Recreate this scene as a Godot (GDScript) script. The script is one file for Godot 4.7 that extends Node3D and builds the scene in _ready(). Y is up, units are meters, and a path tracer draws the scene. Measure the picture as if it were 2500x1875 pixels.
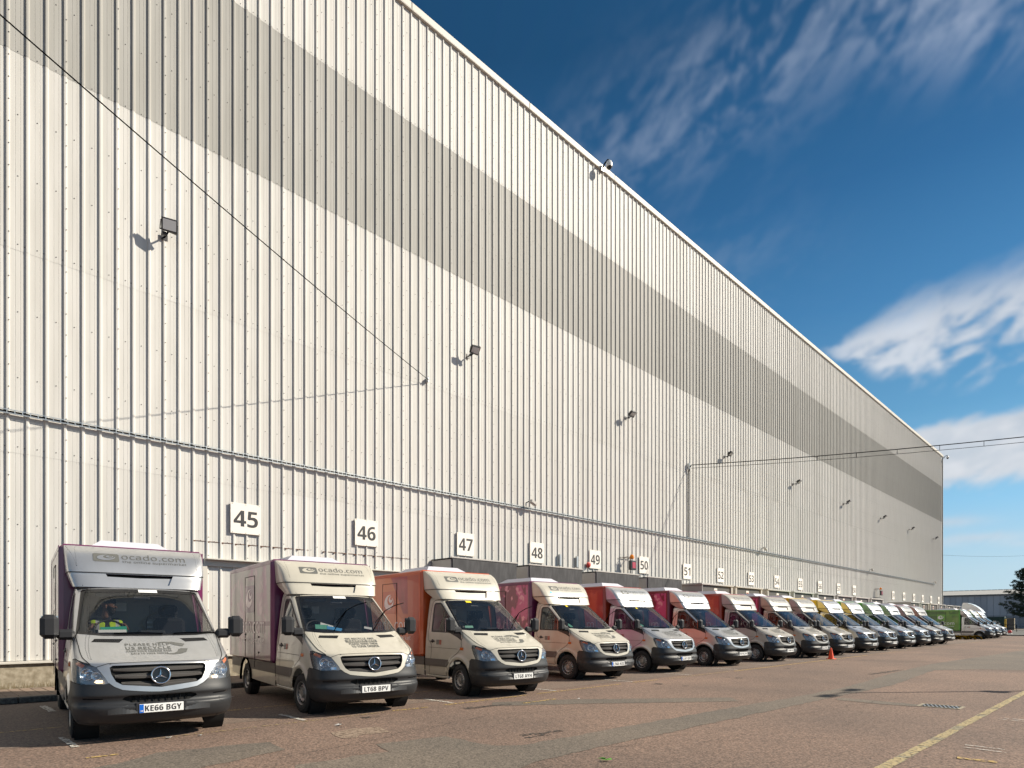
extends Node3D
# A row of delivery vans parked along a very tall ribbed metal warehouse.
# World: the warehouse wall runs along +x at z = -18.1, the yard lies towards +z, y is up, metres.

const WALL_Z := -18.1
const X0 := -10.99          # a sheet lap; sheets are 1.074 wide
const SHEET := 1.074
const X_END := 97.0
var M := {}
var cache := {}
var font_plain: SystemFont
var font_bold: SystemFont
var used := {}

# ------------------------------------------------------------------ mesh builder
class MB:
	var v := PackedVector3Array()
	var n := PackedVector3Array()
	var uv := PackedVector2Array()
	var ix := PackedInt32Array()
	func put(p: Vector3, nn: Vector3, t := Vector2.ZERO) -> int:
		v.append(p); n.append(nn); uv.append(t)
		return v.size() - 1
	func tri(a: Vector3, b: Vector3, c: Vector3, ta := Vector2.ZERO, tb := Vector2.ZERO, tc := Vector2.ZERO) -> void:
		var nn := (b - a).cross(c - a).normalized()
		var i := put(a, nn, ta); put(b, nn, tb); put(c, nn, tc)
		ix.append_array([i, i + 2, i + 1])
	func quad(a: Vector3, b: Vector3, c: Vector3, d: Vector3, ta := Vector2(0, 0), tb := Vector2(1, 0), tc := Vector2(1, 1), td := Vector2(0, 1)) -> void:
		var nn := (c - a).cross(d - b).normalized()
		var i := put(a, nn, ta); put(b, nn, tb); put(c, nn, tc); put(d, nn, td)
		ix.append_array([i, i + 2, i + 1, i, i + 3, i + 2])
	# box, edges chamfered when bev > 0
	func box(c: Vector3, s: Vector3, bev := 0.0, q := Basis.IDENTITY) -> void:
		var h := s * 0.5
		var b: float = minf(bev, minf(h.x, minf(h.y, h.z)) * 0.9)
		var g := func(x: float, y: float, z: float) -> Vector3: return c + q * Vector3(x, y, z)
		for ax in 3:
			for sg in [-1.0, 1.0]:
				var u := Vector3.ZERO; u[(ax + 1) % 3] = h[(ax + 1) % 3] - b
				var w := Vector3.ZERO; w[(ax + 2) % 3] = h[(ax + 2) % 3] - b
				var o := Vector3.ZERO; o[ax] = h[ax] * sg
				var f := [o - u - w, o + u - w, o + u + w, o - u + w]
				if sg < 0: f.reverse()
				quad(c + q * f[0], c + q * f[1], c + q * f[2], c + q * f[3])
		if b <= 0.0: return
		for ax in 3:
			var a1 := (ax + 1) % 3
			var a2 := (ax + 2) % 3
			for s1 in [-1.0, 1.0]:
				for s2 in [-1.0, 1.0]:
					var p := Vector3.ZERO; p[a1] = h[a1] * s1; p[a2] = (h[a2] - b) * s2
					var r := Vector3.ZERO; r[a1] = (h[a1] - b) * s1; r[a2] = h[a2] * s2
					var e := Vector3.ZERO; e[ax] = h[ax] - b
					var f := [p - e, p + e, r + e, r - e]
					if s1 * s2 > 0: f.reverse()
					quad(c + q * f[0], c + q * f[1], c + q * f[2], c + q * f[3])
		for sx in [-1.0, 1.0]:
			for sy in [-1.0, 1.0]:
				for sz in [-1.0, 1.0]:
					var p1 := Vector3(h.x * sx, (h.y - b) * sy, (h.z - b) * sz)
					var p2 := Vector3((h.x - b) * sx, h.y * sy, (h.z - b) * sz)
					var p3 := Vector3((h.x - b) * sx, (h.y - b) * sy, h.z * sz)
					if sx * sy * sz > 0: tri(c + q * p1, c + q * p2, c + q * p3)
					else: tri(c + q * p1, c + q * p3, c + q * p2)
	func tube(pts: Array, r: float, sides := 8, caps := true) -> void:
		var up := Vector3.UP
		var first := -1
		for i in pts.size():
			var d: Vector3 = (pts[mini(i + 1, pts.size() - 1)] - pts[maxi(i - 1, 0)]).normalized()
			if absf(d.dot(up)) > 0.95: up = Vector3.RIGHT if absf(d.x) < 0.9 else Vector3.BACK
			var a := d.cross(up).normalized()
			var b := a.cross(d).normalized()
			up = b
			var base := v.size()
			if first < 0: first = base
			for k in sides:
				var t := TAU * k / sides
				var nn := a * cos(t) + b * sin(t)
				put(pts[i] + nn * r, nn, Vector2(float(k) / sides, i))
			if i > 0:
				for k in sides:
					var k2 := (k + 1) % sides
					var p := base - sides
					ix.append_array([p + k, base + k, base + k2, p + k, base + k2, p + k2])
		if caps:
			for e in [0, pts.size() - 1]:
				var at: int = first + e * sides
				for k in range(1, sides - 1):
					if e == 0: ix.append_array([at, at + k, at + k + 1])
					else: ix.append_array([at, at + k + 1, at + k])
	# profile of (radius, height) turned round an axis given by xf (its y axis); CCW seen from outside when the profile runs upwards
	func lathe(prof: Array, xf: Transform3D, segs := 24, from := 0.0, to := TAU, flat := false) -> void:
		for j in prof.size() - 1:
			var p: Vector2 = prof[j]
			var q: Vector2 = prof[j + 1]
			var dn := Vector2(q.y - p.y, -(q.x - p.x)).normalized()
			var base := v.size()
			for i in segs + 1:
				var t := from + (to - from) * i / segs
				var c := Vector3(cos(t), 0, sin(t))
				var nn := (xf.basis * (c * dn.x + Vector3.UP * dn.y)).normalized()
				put(xf * (c * p.x + Vector3.UP * p.y), nn, Vector2(float(i) / segs, 0))
				put(xf * (c * q.x + Vector3.UP * q.y), nn, Vector2(float(i) / segs, 1))
			for i in segs:
				var a := base + i * 2
				ix.append_array([a, a + 2, a + 1, a + 1, a + 2, a + 3])
	# a flat polygon (in the xy plane of xf), given a thickness along -z of xf
	func plate(poly: PackedVector2Array, xf: Transform3D, thick := 0.0) -> void:
		var p := poly
		if Geometry2D.is_polygon_clockwise(p):
			p = poly.duplicate(); p.reverse()
		var t := Geometry2D.triangulate_polygon(p)
		for i in range(0, t.size(), 3):
			var a := p[t[i]]; var b := p[t[i + 1]]; var c := p[t[i + 2]]
			if (b - a).cross(c - a) < 0:
				var x := b; b = c; c = x
			tri(xf * Vector3(a.x, a.y, 0), xf * Vector3(b.x, b.y, 0), xf * Vector3(c.x, c.y, 0), a, b, c)
		if thick > 0:
			for i in p.size():
				var a := p[i]; var b := p[(i + 1) % p.size()]
				quad(xf * Vector3(a.x, a.y, -thick), xf * Vector3(b.x, b.y, -thick), xf * Vector3(b.x, b.y, 0), xf * Vector3(a.x, a.y, 0))
	func add(o: MB, xf := Transform3D.IDENTITY) -> void:
		var base := v.size()
		for i in o.v.size():
			put(xf * o.v[i], (xf.basis * o.n[i]).normalized(), o.uv[i])
		for i in range(0, o.ix.size(), 3):
			if xf.basis.determinant() < 0: ix.append_array([base + o.ix[i], base + o.ix[i + 2], base + o.ix[i + 1]])
			else: ix.append_array([base + o.ix[i], base + o.ix[i + 1], base + o.ix[i + 2]])
	func ball(c: Vector3, r: Vector3, seg := 14, rings := 8) -> void:
		var base := v.size()
		for j in rings + 1:
			var p := PI * j / rings - PI / 2
			for i in seg + 1:
				var t := TAU * i / seg
				var d := Vector3(cos(p) * cos(t), sin(p), cos(p) * sin(t))
				put(c + d * r, (d / r).normalized(), Vector2(float(i) / seg, float(j) / rings))
		for j in rings:
			for i in seg:
				var a := base + j * (seg + 1) + i
				var b := a + seg + 1
				ix.append_array([a, a + 1, b, a + 1, b + 1, b])
	func torus(xf: Transform3D, R: float, r: float, seg := 28, sides := 8) -> void:
		var base := v.size()
		for i in seg + 1:
			var t := TAU * i / seg
			var c := Vector3(cos(t), sin(t), 0)
			for k in sides + 1:
				var s := TAU * k / sides
				var nn := c * cos(s) + Vector3(0, 0, 1) * sin(s)
				put(xf * (c * R + nn * r), (xf.basis * nn).normalized(), Vector2(float(i) / seg, float(k) / sides))
		for i in seg:
			for k in sides:
				var a := base + i * (sides + 1) + k
				var b := a + sides + 1
				ix.append_array([a, a + 1, b, b, a + 1, b + 1])
	func mesh() -> ArrayMesh:
		var m := ArrayMesh.new()
		if v.is_empty(): return m
		var a := []
		a.resize(Mesh.ARRAY_MAX)
		a[Mesh.ARRAY_VERTEX] = v; a[Mesh.ARRAY_NORMAL] = n; a[Mesh.ARRAY_TEX_UV] = uv; a[Mesh.ARRAY_INDEX] = ix
		m.add_surface_from_arrays(Mesh.PRIMITIVE_TRIANGLES, a)
		return m

# ------------------------------------------------------------------ nodes
func numbered(called: String) -> String:
	if not used.has(called):
		used[called] = 0
		return called
	used[called] += 1
	return "%s_%03d" % [called, used[called]]

func thing(called: String, label: String, category: String, at := Vector3.ZERO, turn := 0.0, group := "") -> Node3D:
	var o := Node3D.new()
	o.name = numbered(called)
	add_child(o)
	o.position = at; o.rotation.y = turn
	o.set_meta("label", label); o.set_meta("category", category)
	if group: o.set_meta("group", group)
	return o

func obj(called: String, m: Variant, material: Material, parent: Node = self, label := "") -> MeshInstance3D:
	var o := MeshInstance3D.new()
	if parent == self:
		o.name = numbered(called)
	else:
		var k := 0
		var nm := called
		while parent.has_node(nm):
			k += 1
			nm = "%s_%03d" % [called, k]
		o.name = nm
	o.mesh = m.mesh() if m is MB else m
	o.material_override = material
	parent.add_child(o, true)
	if label: o.set_meta("label", label)
	return o

func tag(o: Node, label: String, category: String, group := "") -> Node:
	o.set_meta("label", label); o.set_meta("category", category)
	if group: o.set_meta("group", group)
	return o

func struct(called: String, m: Variant, material: Material) -> MeshInstance3D:
	var o := obj(called, m, material)
	o.set_meta("kind", "structure")
	return o

func stuff(called: String, m: Variant, material: Material, parent: Node) -> MeshInstance3D:
	var o := obj(called, m, material, parent)
	o.set_meta("kind", "stuff")
	return o

func many(called: String, m: Mesh, material: Material, places: Array, parent: Node) -> MultiMeshInstance3D:
	var mm := MultiMesh.new()
	mm.transform_format = MultiMesh.TRANSFORM_3D
	mm.mesh = m
	mm.instance_count = places.size()
	for i in places.size(): mm.set_instance_transform(i, places[i])
	var o := MultiMeshInstance3D.new()
	o.name = called
	o.multimesh = mm
	o.material_override = material
	parent.add_child(o, true)
	o.set_meta("kind", "stuff")
	return o

# ------------------------------------------------------------------ materials (colours are linear)
func lin(r: float, g: float, b: float) -> Color:
	return Color(r, g, b).linear_to_srgb()

func mat(name_: String, r: float, g: float, b: float, rough := 0.6, metal := 0.0, coat := 0.0) -> StandardMaterial3D:
	var m := StandardMaterial3D.new()
	m.resource_name = name_
	m.albedo_color = lin(r, g, b)
	m.roughness = rough
	m.metallic = metal
	if coat > 0.0:
		m.clearcoat_enabled = true; m.clearcoat = coat; m.clearcoat_roughness = 0.06
	M[name_] = m
	return m

func clear(name_: String, alpha: float, r := 0.1, g := 0.12, b := 0.13) -> StandardMaterial3D:
	var m := StandardMaterial3D.new()
	m.resource_name = name_
	m.albedo_color = Color(lin(r, g, b), alpha)
	m.transparency = BaseMaterial3D.TRANSPARENCY_ALPHA
	m.roughness = 0.02
	M[name_] = m
	return m

func noise_of(sd: int, freq: float, oct := 4) -> FastNoiseLite:
	var f := FastNoiseLite.new()
	f.seed = sd; f.frequency = freq
	f.noise_type = FastNoiseLite.TYPE_SIMPLEX_SMOOTH
	f.fractal_type = FastNoiseLite.FRACTAL_FBM
	f.fractal_octaves = oct
	return f

func image_of(w: int, h: int, fn: Callable) -> ImageTexture:
	var d := PackedByteArray()
	d.resize(w * h * 4)
	var k := 0
	for y in h:
		for x in w:
			var c: Color = fn.call(x, y)
			d[k] = clampi(int(c.r * 255.0), 0, 255); d[k + 1] = clampi(int(c.g * 255.0), 0, 255)
			d[k + 2] = clampi(int(c.b * 255.0), 0, 255); d[k + 3] = clampi(int(c.a * 255.0), 0, 255)
			k += 4
	return ImageTexture.create_from_image(Image.create_from_data(w, h, false, Image.FORMAT_RGBA8, d))

func noise_tex(sd: int, freq: float, lo: Color, hi: Color, size := 512, oct := 5, normal := false, bump := 2.0) -> NoiseTexture2D:
	var t := NoiseTexture2D.new()
	t.width = size; t.height = size
	t.seamless = true
	t.noise = noise_of(sd, freq, oct)
	if normal:
		t.as_normal_map = true; t.bump_strength = bump
	else:
		var g := Gradient.new()
		g.set_color(0, lo); g.set_color(1, hi)
		t.color_ramp = g
	return t

func make_materials() -> void:
	# ribbed cladding: four very slightly different batches of cream sheet, and of the grey band
	var streak := noise_tex(11, 0.012, Color(0.94, 0.938, 0.93), Color(1, 1, 1), 512, 5)
	for k in 4:
		var d: float = [0.0, 0.026, -0.024, 0.012][k]
		var m := mat("cladding_cream_%d" % k, 0.595 + d, 0.583 + d, 0.555 + d, 0.6)
		m.metallic_specular = 0.35
		m.albedo_texture = streak; m.uv1_triplanar = true; m.uv1_world_triplanar = true; m.uv1_scale = Vector3(0.45, 0.05, 0.45)
		m = mat("cladding_grey_%d" % k, 0.375 + d * 0.6, 0.368 + d * 0.6, 0.345 + d * 0.6, 0.65)
		m.metallic_specular = 0.35
		m.albedo_texture = streak; m.uv1_triplanar = true; m.uv1_world_triplanar = true; m.uv1_scale = Vector3(0.45, 0.05, 0.45)
	mat("trim_cream", 0.54, 0.515, 0.46, 0.6)
	mat("screw", 0.16, 0.15, 0.14, 0.5, 0.6)
	mat("rust", 0.12, 0.055, 0.03, 0.9)
	mat("galvanised", 0.42, 0.44, 0.45, 0.42, 0.85)
	mat("cable_black", 0.02, 0.02, 0.022, 0.5)
	mat("lamp_black", 0.03, 0.03, 0.033, 0.45)
	mat("lamp_glass", 0.55, 0.56, 0.57, 0.25)
	mat("white_plastic", 0.7, 0.7, 0.68, 0.35)
	mat("sign_white", 0.80, 0.74, 0.66, 0.5)
	mat("sign_black", 0.022, 0.022, 0.024, 0.55)
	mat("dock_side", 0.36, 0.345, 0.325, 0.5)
	var pad := mat("dock_pad", 0.06, 0.06, 0.064, 0.7)
	pad.albedo_texture = noise_tex(21, 0.02, Color(0.6, 0.6, 0.62), Color(1.0, 1.0, 1.0), 256, 4)
	pad.uv1_triplanar = true; pad.uv1_scale = Vector3(0.7, 0.25, 0.7)
	mat("dock_panel_brown", 0.075, 0.068, 0.062, 0.6)
	mat("dock_light", 0.42, 0.40, 0.37, 0.5)
	mat("dock_inside", 0.03, 0.03, 0.03, 0.9)
	var conc := mat("concrete", 0.40, 0.355, 0.275, 0.9)
	conc.albedo_texture = noise_tex(31, 0.02, Color(0.72, 0.70, 0.66), Color(1, 1, 1), 512, 6)
	conc.uv1_triplanar = true; conc.uv1_world_triplanar = true; conc.uv1_scale = Vector3(0.6, 0.6, 0.6)
	for k in 3: mat("paver_%d" % k, [0.21, 0.18, 0.235][k], [0.155, 0.135, 0.17][k], [0.115, 0.10, 0.125][k], 0.9)
	mat("joint", 0.06, 0.05, 0.035, 1.0)
	var kerb := mat("kerb", 0.17, 0.165, 0.15, 0.9)
	kerb.albedo_texture = noise_tex(33, 0.05, Color(0.6, 0.6, 0.58), Color(1, 1, 1), 256, 4)
	kerb.uv1_triplanar = true
	# vans
	mat("paint_silver", 0.56, 0.565, 0.57, 0.34, 0.7, 0.7)
	mat("paint_beige", 0.52, 0.485, 0.405, 0.38, 0.0, 0.8)
	mat("paint_greige", 0.42, 0.39, 0.34, 0.38, 0.0, 0.8)
	mat("paint_white", 0.74, 0.74, 0.73, 0.35, 0.0, 0.6)
	mat("roof_grp", 0.56, 0.55, 0.60, 0.5)
	var film := noise_tex(61, 0.02, Color(0.93, 0.928, 0.92), Color(1, 1, 1), 256, 5)
	for e in ["silver", "beige", "greige"]:
		var pm: StandardMaterial3D = M["paint_" + e]
		pm.albedo_texture = film; pm.uv1_triplanar = true; pm.uv1_scale = Vector3(0.7, 0.35, 0.5)
	mat("bumper_grey", 0.020, 0.021, 0.023, 0.5)
	mat("bumper_ledge", 0.045, 0.047, 0.05, 0.5)
	mat("black_plastic", 0.016, 0.016, 0.018, 0.5)
	mat("black_gloss", 0.012, 0.012, 0.013, 0.12)
	mat("void_black", 0.006, 0.006, 0.006, 0.9)
	mat("seam", 0.012, 0.011, 0.010, 0.8)
	mat("grille_grey", 0.125, 0.12, 0.115, 0.42, 0.35)
	mat("chrome", 0.78, 0.78, 0.80, 0.12, 1.0)
	mat("tyre", 0.018, 0.018, 0.018, 0.85)
	mat("steel_wheel", 0.34, 0.33, 0.32, 0.42, 0.7)
	mat("moulding", 0.115, 0.10, 0.09, 0.55)
	mat("dash", 0.022, 0.023, 0.026, 0.75)
	mat("seat_cloth", 0.014, 0.015, 0.02, 0.95)
	mat("bulkhead", 0.34, 0.33, 0.31, 0.7)
	mat("interior_grey", 0.16, 0.16, 0.17, 0.7)
	mat("plate_white", 0.80, 0.80, 0.78, 0.4)
	mat("plate_yellow", 0.75, 0.55, 0.04, 0.4)
	mat("plate_blue", 0.0, 0.12, 0.55, 0.4)
	mat("print_grey", 0.115, 0.115, 0.105, 0.5)
	mat("print_white", 0.80, 0.78, 0.78, 0.35, 0.0, 0.5)
	mat("print_pale", 0.72, 0.63, 0.62, 0.35, 0.0, 0.5)
	mat("lamp_housing", 0.20, 0.215, 0.24, 0.25, 0.6)
	mat("lamp_bowl", 0.75, 0.78, 0.82, 0.10, 1.0)
	mat("orange_lens", 0.55, 0.12, 0.02, 0.2)
	mat("paper", 0.78, 0.78, 0.76, 0.6)
	mat("folder_green", 0.0, 0.34, 0.22, 0.5)
	mat("folder_blue", 0.01, 0.28, 0.62, 0.5)
	mat("sticker_yellow", 0.80, 0.62, 0.02, 0.5)
	mat("sticker_blue", 0.02, 0.38, 0.62, 0.5)
	mat("red_plastic", 0.48, 0.03, 0.02, 0.45)
	mat("print_red", 0.34, 0.075, 0.045, 0.5)
	mat("cone_orange", 0.80, 0.075, 0.012, 0.5)
	mat("amber", 0.75, 0.22, 0.0, 0.2)
	mat("beacon_red", 0.40, 0.06, 0.09, 0.3)
	mat("guard_yellow", 0.62, 0.36, 0.03, 0.5)
	for e in [["purple", 0.13, 0.018, 0.075], ["orange", 0.52, 0.085, 0.018], ["maroon", 0.16, 0.012, 0.03], ["red", 0.34, 0.035, 0.012], ["yellow", 0.70, 0.46, 0.01], ["green", 0.13, 0.38, 0.03], ["dark", 0.05, 0.018, 0.03]]:
		mat("box_" + e[0], e[1], e[2], e[3], 0.32, 0.0, 0.6)
	clear("glass_screen", 0.45, 0.015, 0.018, 0.02)
	clear("glass_side", 0.45, 0.015, 0.018, 0.02)
	clear("lens", 0.05, 0.8, 0.85, 0.9)
	var drl := mat("lamp_lit", 1.0, 0.75, 0.45, 0.3)
	drl.emission_enabled = true; drl.emission = lin(1.0, 0.72, 0.42); drl.emission_energy_multiplier = 1.3
	# far things
	mat("shed_wall", 0.26, 0.28, 0.31, 0.55)
	mat("shed_roof", 0.42, 0.40, 0.36, 0.6)
	mat("shed_trim", 0.13, 0.14, 0.155, 0.6)
	mat("fence_steel", 0.055, 0.06, 0.065, 0.6, 0.2)
	mat("container_green", 0.012, 0.045, 0.04, 0.6)
	mat("bark", 0.11, 0.085, 0.065, 0.95)
	var needle := mat("needles", 0.038, 0.062, 0.040, 0.85)
	needle.vertex_color_use_as_albedo = false
	# driver
	mat("hi_vis", 0.42, 0.62, 0.01, 0.75)
	mat("reflective", 0.42, 0.43, 0.44, 0.45)
	mat("jacket", 0.012, 0.014, 0.022, 0.9)
	mat("skin", 0.16, 0.075, 0.045, 0.6)
	mat("beanie", 0.010, 0.010, 0.012, 0.95)
	mat("beard", 0.012, 0.009, 0.008, 0.95)
	mat("eye", 0.6, 0.58, 0.55, 0.3)

# ------------------------------------------------------------------ lettering
# glyphs of a text as a flat triangle list, fitted so that the lower left is (0,0) and the box is w x h (h <= 0 keeps the shape)
func letters(s: String, bold := true) -> Array:
	var key := "txt_" + s + str(bold)
	if cache.has(key): return cache[key]
	var t := TextMesh.new()
	t.text = s
	t.font = font_bold if bold else font_plain
	t.font_size = 64
	t.pixel_size = 0.01
	t.depth = 0.0
	t.curve_step = 1.0
	var a := t.get_mesh_arrays()
	var vv: PackedVector3Array = a[Mesh.ARRAY_VERTEX]
	var ii: PackedInt32Array = a[Mesh.ARRAY_INDEX] if a[Mesh.ARRAY_INDEX] != null else PackedInt32Array(range(vv.size()))
	var nn: PackedVector3Array = a[Mesh.ARRAY_NORMAL]
	var lo := Vector2(1e9, 1e9)
	var hi := Vector2(-1e9, -1e9)
	var pts := PackedVector2Array()
	for p in vv:
		pts.append(Vector2(p.x, p.y))
		lo = lo.min(Vector2(p.x, p.y)); hi = hi.max(Vector2(p.x, p.y))
	var tri := PackedInt32Array()
	for i in range(0, ii.size(), 3):
		if nn[ii[i]].z > 0.3: tri.append_array([ii[i], ii[i + 1], ii[i + 2]])
	for i in pts.size(): pts[i] = (pts[i] - lo) / (hi - lo)
	cache[key] = [pts, tri, (hi.x - lo.x) / (hi.y - lo.y)]
	return cache[key]

# fn maps a point of the picture (metres) to [position, normal] on the surface that carries it
func print_text(mb: MB, s: String, at: Vector2, size: Vector2, fn: Callable, bold := true) -> void:
	var l := letters(s, bold)
	print_tris(mb, l[0], l[1], at, size, fn)

func print_tris(mb: MB, pts: PackedVector2Array, tri: PackedInt32Array, at: Vector2, size: Vector2, fn: Callable) -> void:
	var base := mb.v.size()
	for p in pts:
		var r: Array = fn.call(at + p * size)
		mb.put(r[0], r[1], p)
	for i in range(0, tri.size(), 3):
		var a := base + tri[i]; var b := base + tri[i + 1]; var c := base + tri[i + 2]
		if (mb.v[b] - mb.v[a]).cross(mb.v[c] - mb.v[a]).dot(mb.n[a]) > 0: mb.ix.append_array([a, c, b])
		else: mb.ix.append_array([a, b, c])

func print_poly(mb: MB, poly: PackedVector2Array, fn: Callable, step := 0.05) -> void:
	var r := Rect2(poly[0], Vector2.ZERO)
	for q in poly: r = r.expand(q)
	var src := poly
	if Geometry2D.is_polygon_clockwise(poly):
		src = poly.duplicate(); src.reverse()
	var n := Vector2i((r.size / step).ceil()).max(Vector2i.ONE)
	var c := r.size / Vector2(n)
	for j in n.y:
		for i in n.x:
			var o := r.position + Vector2(i, j) * c
			for piece in Geometry2D.intersect_polygons(PackedVector2Array([o, o + Vector2(c.x, 0), o + c, o + Vector2(0, c.y)]), src):
				if piece.size() > 2 and not Geometry2D.is_polygon_clockwise(piece): print_tris(mb, piece, Geometry2D.triangulate_polygon(piece), Vector2.ZERO, Vector2.ONE, fn)

func oval(c: Vector2, r: Vector2, turn := 0.0, seg := 28) -> PackedVector2Array:
	var p := PackedVector2Array()
	for i in seg: p.append(c + (Vector2(cos(TAU * i / seg), sin(TAU * i / seg)) * r).rotated(turn))
	return p

# the swirl mark: a tilted egg with a spiral cut out of it, in a unit square
func swirl() -> Array:
	var egg := oval(Vector2(0.5, 0.5), Vector2(0.40, 0.33), 0.5)
	var cut := oval(Vector2(0.62, 0.60), Vector2(0.255, 0.215), 0.5)
	var inner := oval(Vector2(0.65, 0.625), Vector2(0.165, 0.145), 0.3)
	var inner_cut := oval(Vector2(0.69, 0.68), Vector2(0.085, 0.08), 0.3)
	var parts := []
	# a slit keeps the crescents free of holes
	for pair in [[egg, cut, Vector2(0.9, 0.95)], [inner, inner_cut, Vector2(0.95, 0.80)]]:
		var c: Vector2 = pair[1][0]
		c = Vector2.ZERO
		for q in pair[1]: c += q / pair[1].size()
		var d: Vector2 = (pair[2] - c).normalized()
		var nn := d.orthogonal() * 0.03
		var slit := PackedVector2Array([c - nn, c + nn, c + d * 0.6 + nn, c + d * 0.6 - nn])
		var open := Geometry2D.clip_polygons(pair[0], slit)
		for o in open:
			for piece in Geometry2D.clip_polygons(o, pair[1]):
				if not Geometry2D.is_polygon_clockwise(piece): parts.append(piece)
	return parts

# ------------------------------------------------------------------ curved body shells
# A shell is a stack of horizontal outlines. s in 0..1 runs from the nose centre round the corner, beyond 1 it runs back along the side (1 = one metre).
class Shell:
	var t: Array          # rows [y, nose z, half width, corner depth, corner squareness]
	var arch := false
	func row(y: float) -> Array:
		var k := 0
		while k < t.size() - 2 and y > t[k + 1][0]: k += 1
		var a: Array = t[k]
		var b: Array = t[k + 1]
		var h: float = b[0] - a[0]
		var f := clampf((y - a[0]) / h, 0.0, 1.0)
		var r := [0.0, 0.0, 0.0, 0.0]
		for c in 4:
			var d: float = (b[c + 1] - a[c + 1]) / h
			var d0 := d
			var d1 := d
			if k > 0:
				var e: float = (a[c + 1] - t[k - 1][c + 1]) / (a[0] - t[k - 1][0])
				d0 = 0.0 if e * d <= 0 else 2.0 * e * d / (e + d)
			if k < t.size() - 2:
				var e: float = (t[k + 2][c + 1] - b[c + 1]) / (t[k + 2][0] - b[0])
				d1 = 0.0 if e * d <= 0 else 2.0 * e * d / (e + d)
			var f2 := f * f
			var f3 := f2 * f
			r[c] = (2 * f3 - 3 * f2 + 1) * a[c + 1] + (f3 - 2 * f2 + f) * h * d0 + (-2 * f3 + 3 * f2) * b[c + 1] + (f3 - f2) * h * d1
		return r
	func raw(s: float, y: float) -> Vector3:
		var r := row(y)
		var p: Vector3
		if s <= 1.0:
			var th := s * PI * 0.5
			var e: float = 2.0 / r[3]
			p = Vector3(r[1] * pow(maxf(sin(th), 0.0), e), y, r[0] - r[2] + r[2] * pow(maxf(cos(th), 0.0), e))
		else:
			p = Vector3(r[1], y, r[0] - r[2] - (s - 1.0))
		if arch and p.x > 0.6 and p.z < 0.75:
			var q := Vector2(p.z, y - 0.36).length()
			p.x += 0.028 * exp(-pow((q - 0.475) / 0.05, 2.0)) * smoothstep(0.38, 0.5, y) * smoothstep(0.75, 0.5, p.z)
		return p
	func normal(s: float, y: float) -> Vector3:
		var e := 0.006
		var s0 := maxf(s - e, 0.0)
		var a := raw(s + e, y) - raw(s0, y)
		var b := raw(s, y + e) - raw(s, y - e)
		var nn := b.cross(a)
		nn = nn.normalized()
		if s < 0.004: nn.x = 0.0; nn = nn.normalized()
		return -nn if nn.dot(Vector3(0.3, 0.15, 1)) < 0 and s < 0.5 or nn.x < -0.2 else nn
	func at(s: float, y: float, off := 0.0) -> Vector3:
		if off == 0.0: return raw(s, y)
		return raw(s, y) + normal(s, y) * off
	func sf(x: float, y: float) -> float:
		var r := row(y)
		return 2.0 / PI * asin(clampf(pow(clampf(absf(x) / r[1], 0.0, 1.0), r[3] * 0.5), 0.0, 1.0))
	func ss(z: float, y: float) -> float:
		var r := row(y)
		var zs: float = r[0] - r[2]
		if z <= zs: return 1.0 + zs - z
		return 2.0 / PI * acos(clampf(pow(clampf((z - zs) / r[2], 0.0, 1.0), r[3] * 0.5), 0.0, 1.0))
	# [x, y] on the nose or [z, y, 1] on the side -> the shell's own plane
	func dom(p: Array) -> Vector2:
		return Vector2(ss(p[0], p[1]) if p.size() > 2 else sf(p[0], p[1]), p[1])
	func poly(list: Array) -> PackedVector2Array:
		var o := PackedVector2Array()
		for i in list.size():
			var a: Array = list[i]
			var b: Array = list[(i + 1) % list.size()]
			var k := maxi(1, int(ceil(Vector2(a[0] - b[0], a[1] - b[1]).length() / 0.05))) if a.size() == b.size() else 4
			for j in k:
				var f := float(j) / k
				if a.size() == b.size():
					var q := [lerpf(a[0], b[0], f), lerpf(a[1], b[1], f)]
					if a.size() > 2: q.append(1)
					o.append(dom(q))
				else:
					o.append(dom(a).lerp(dom(b), f))
		return o
	# place on the nose by (x, y), lifted off the skin
	func front(p: Vector2, off: float) -> Array:
		var s := sf(p.x, p.y)
		var nn := normal(s, p.y)
		var q := raw(s, p.y) + nn * off
		if p.x < 0: q.x = -q.x; nn.x = -nn.x
		return [q, nn]
	func emit(mb: MB, piece: PackedVector2Array, off: float) -> void:
		var tr := PackedInt32Array([0, 1, 2, 0, 2, 3]) if piece.size() == 4 else Geometry2D.triangulate_polygon(piece)
		var base := mb.v.size()
		for q in piece:
			var nn := normal(q.x, q.y)
			mb.put(raw(q.x, q.y) + nn * off, nn, q)
		for i in range(0, tr.size(), 3):
			var a := base + tr[i]; var b := base + tr[i + 1]; var c := base + tr[i + 2]
			if (mb.v[b] - mb.v[a]).cross(mb.v[c] - mb.v[a]).dot(mb.n[a] + mb.n[b] + mb.n[c]) > 0: mb.ix.append_array([a, c, b])
			else: mb.ix.append_array([a, b, c])
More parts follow.
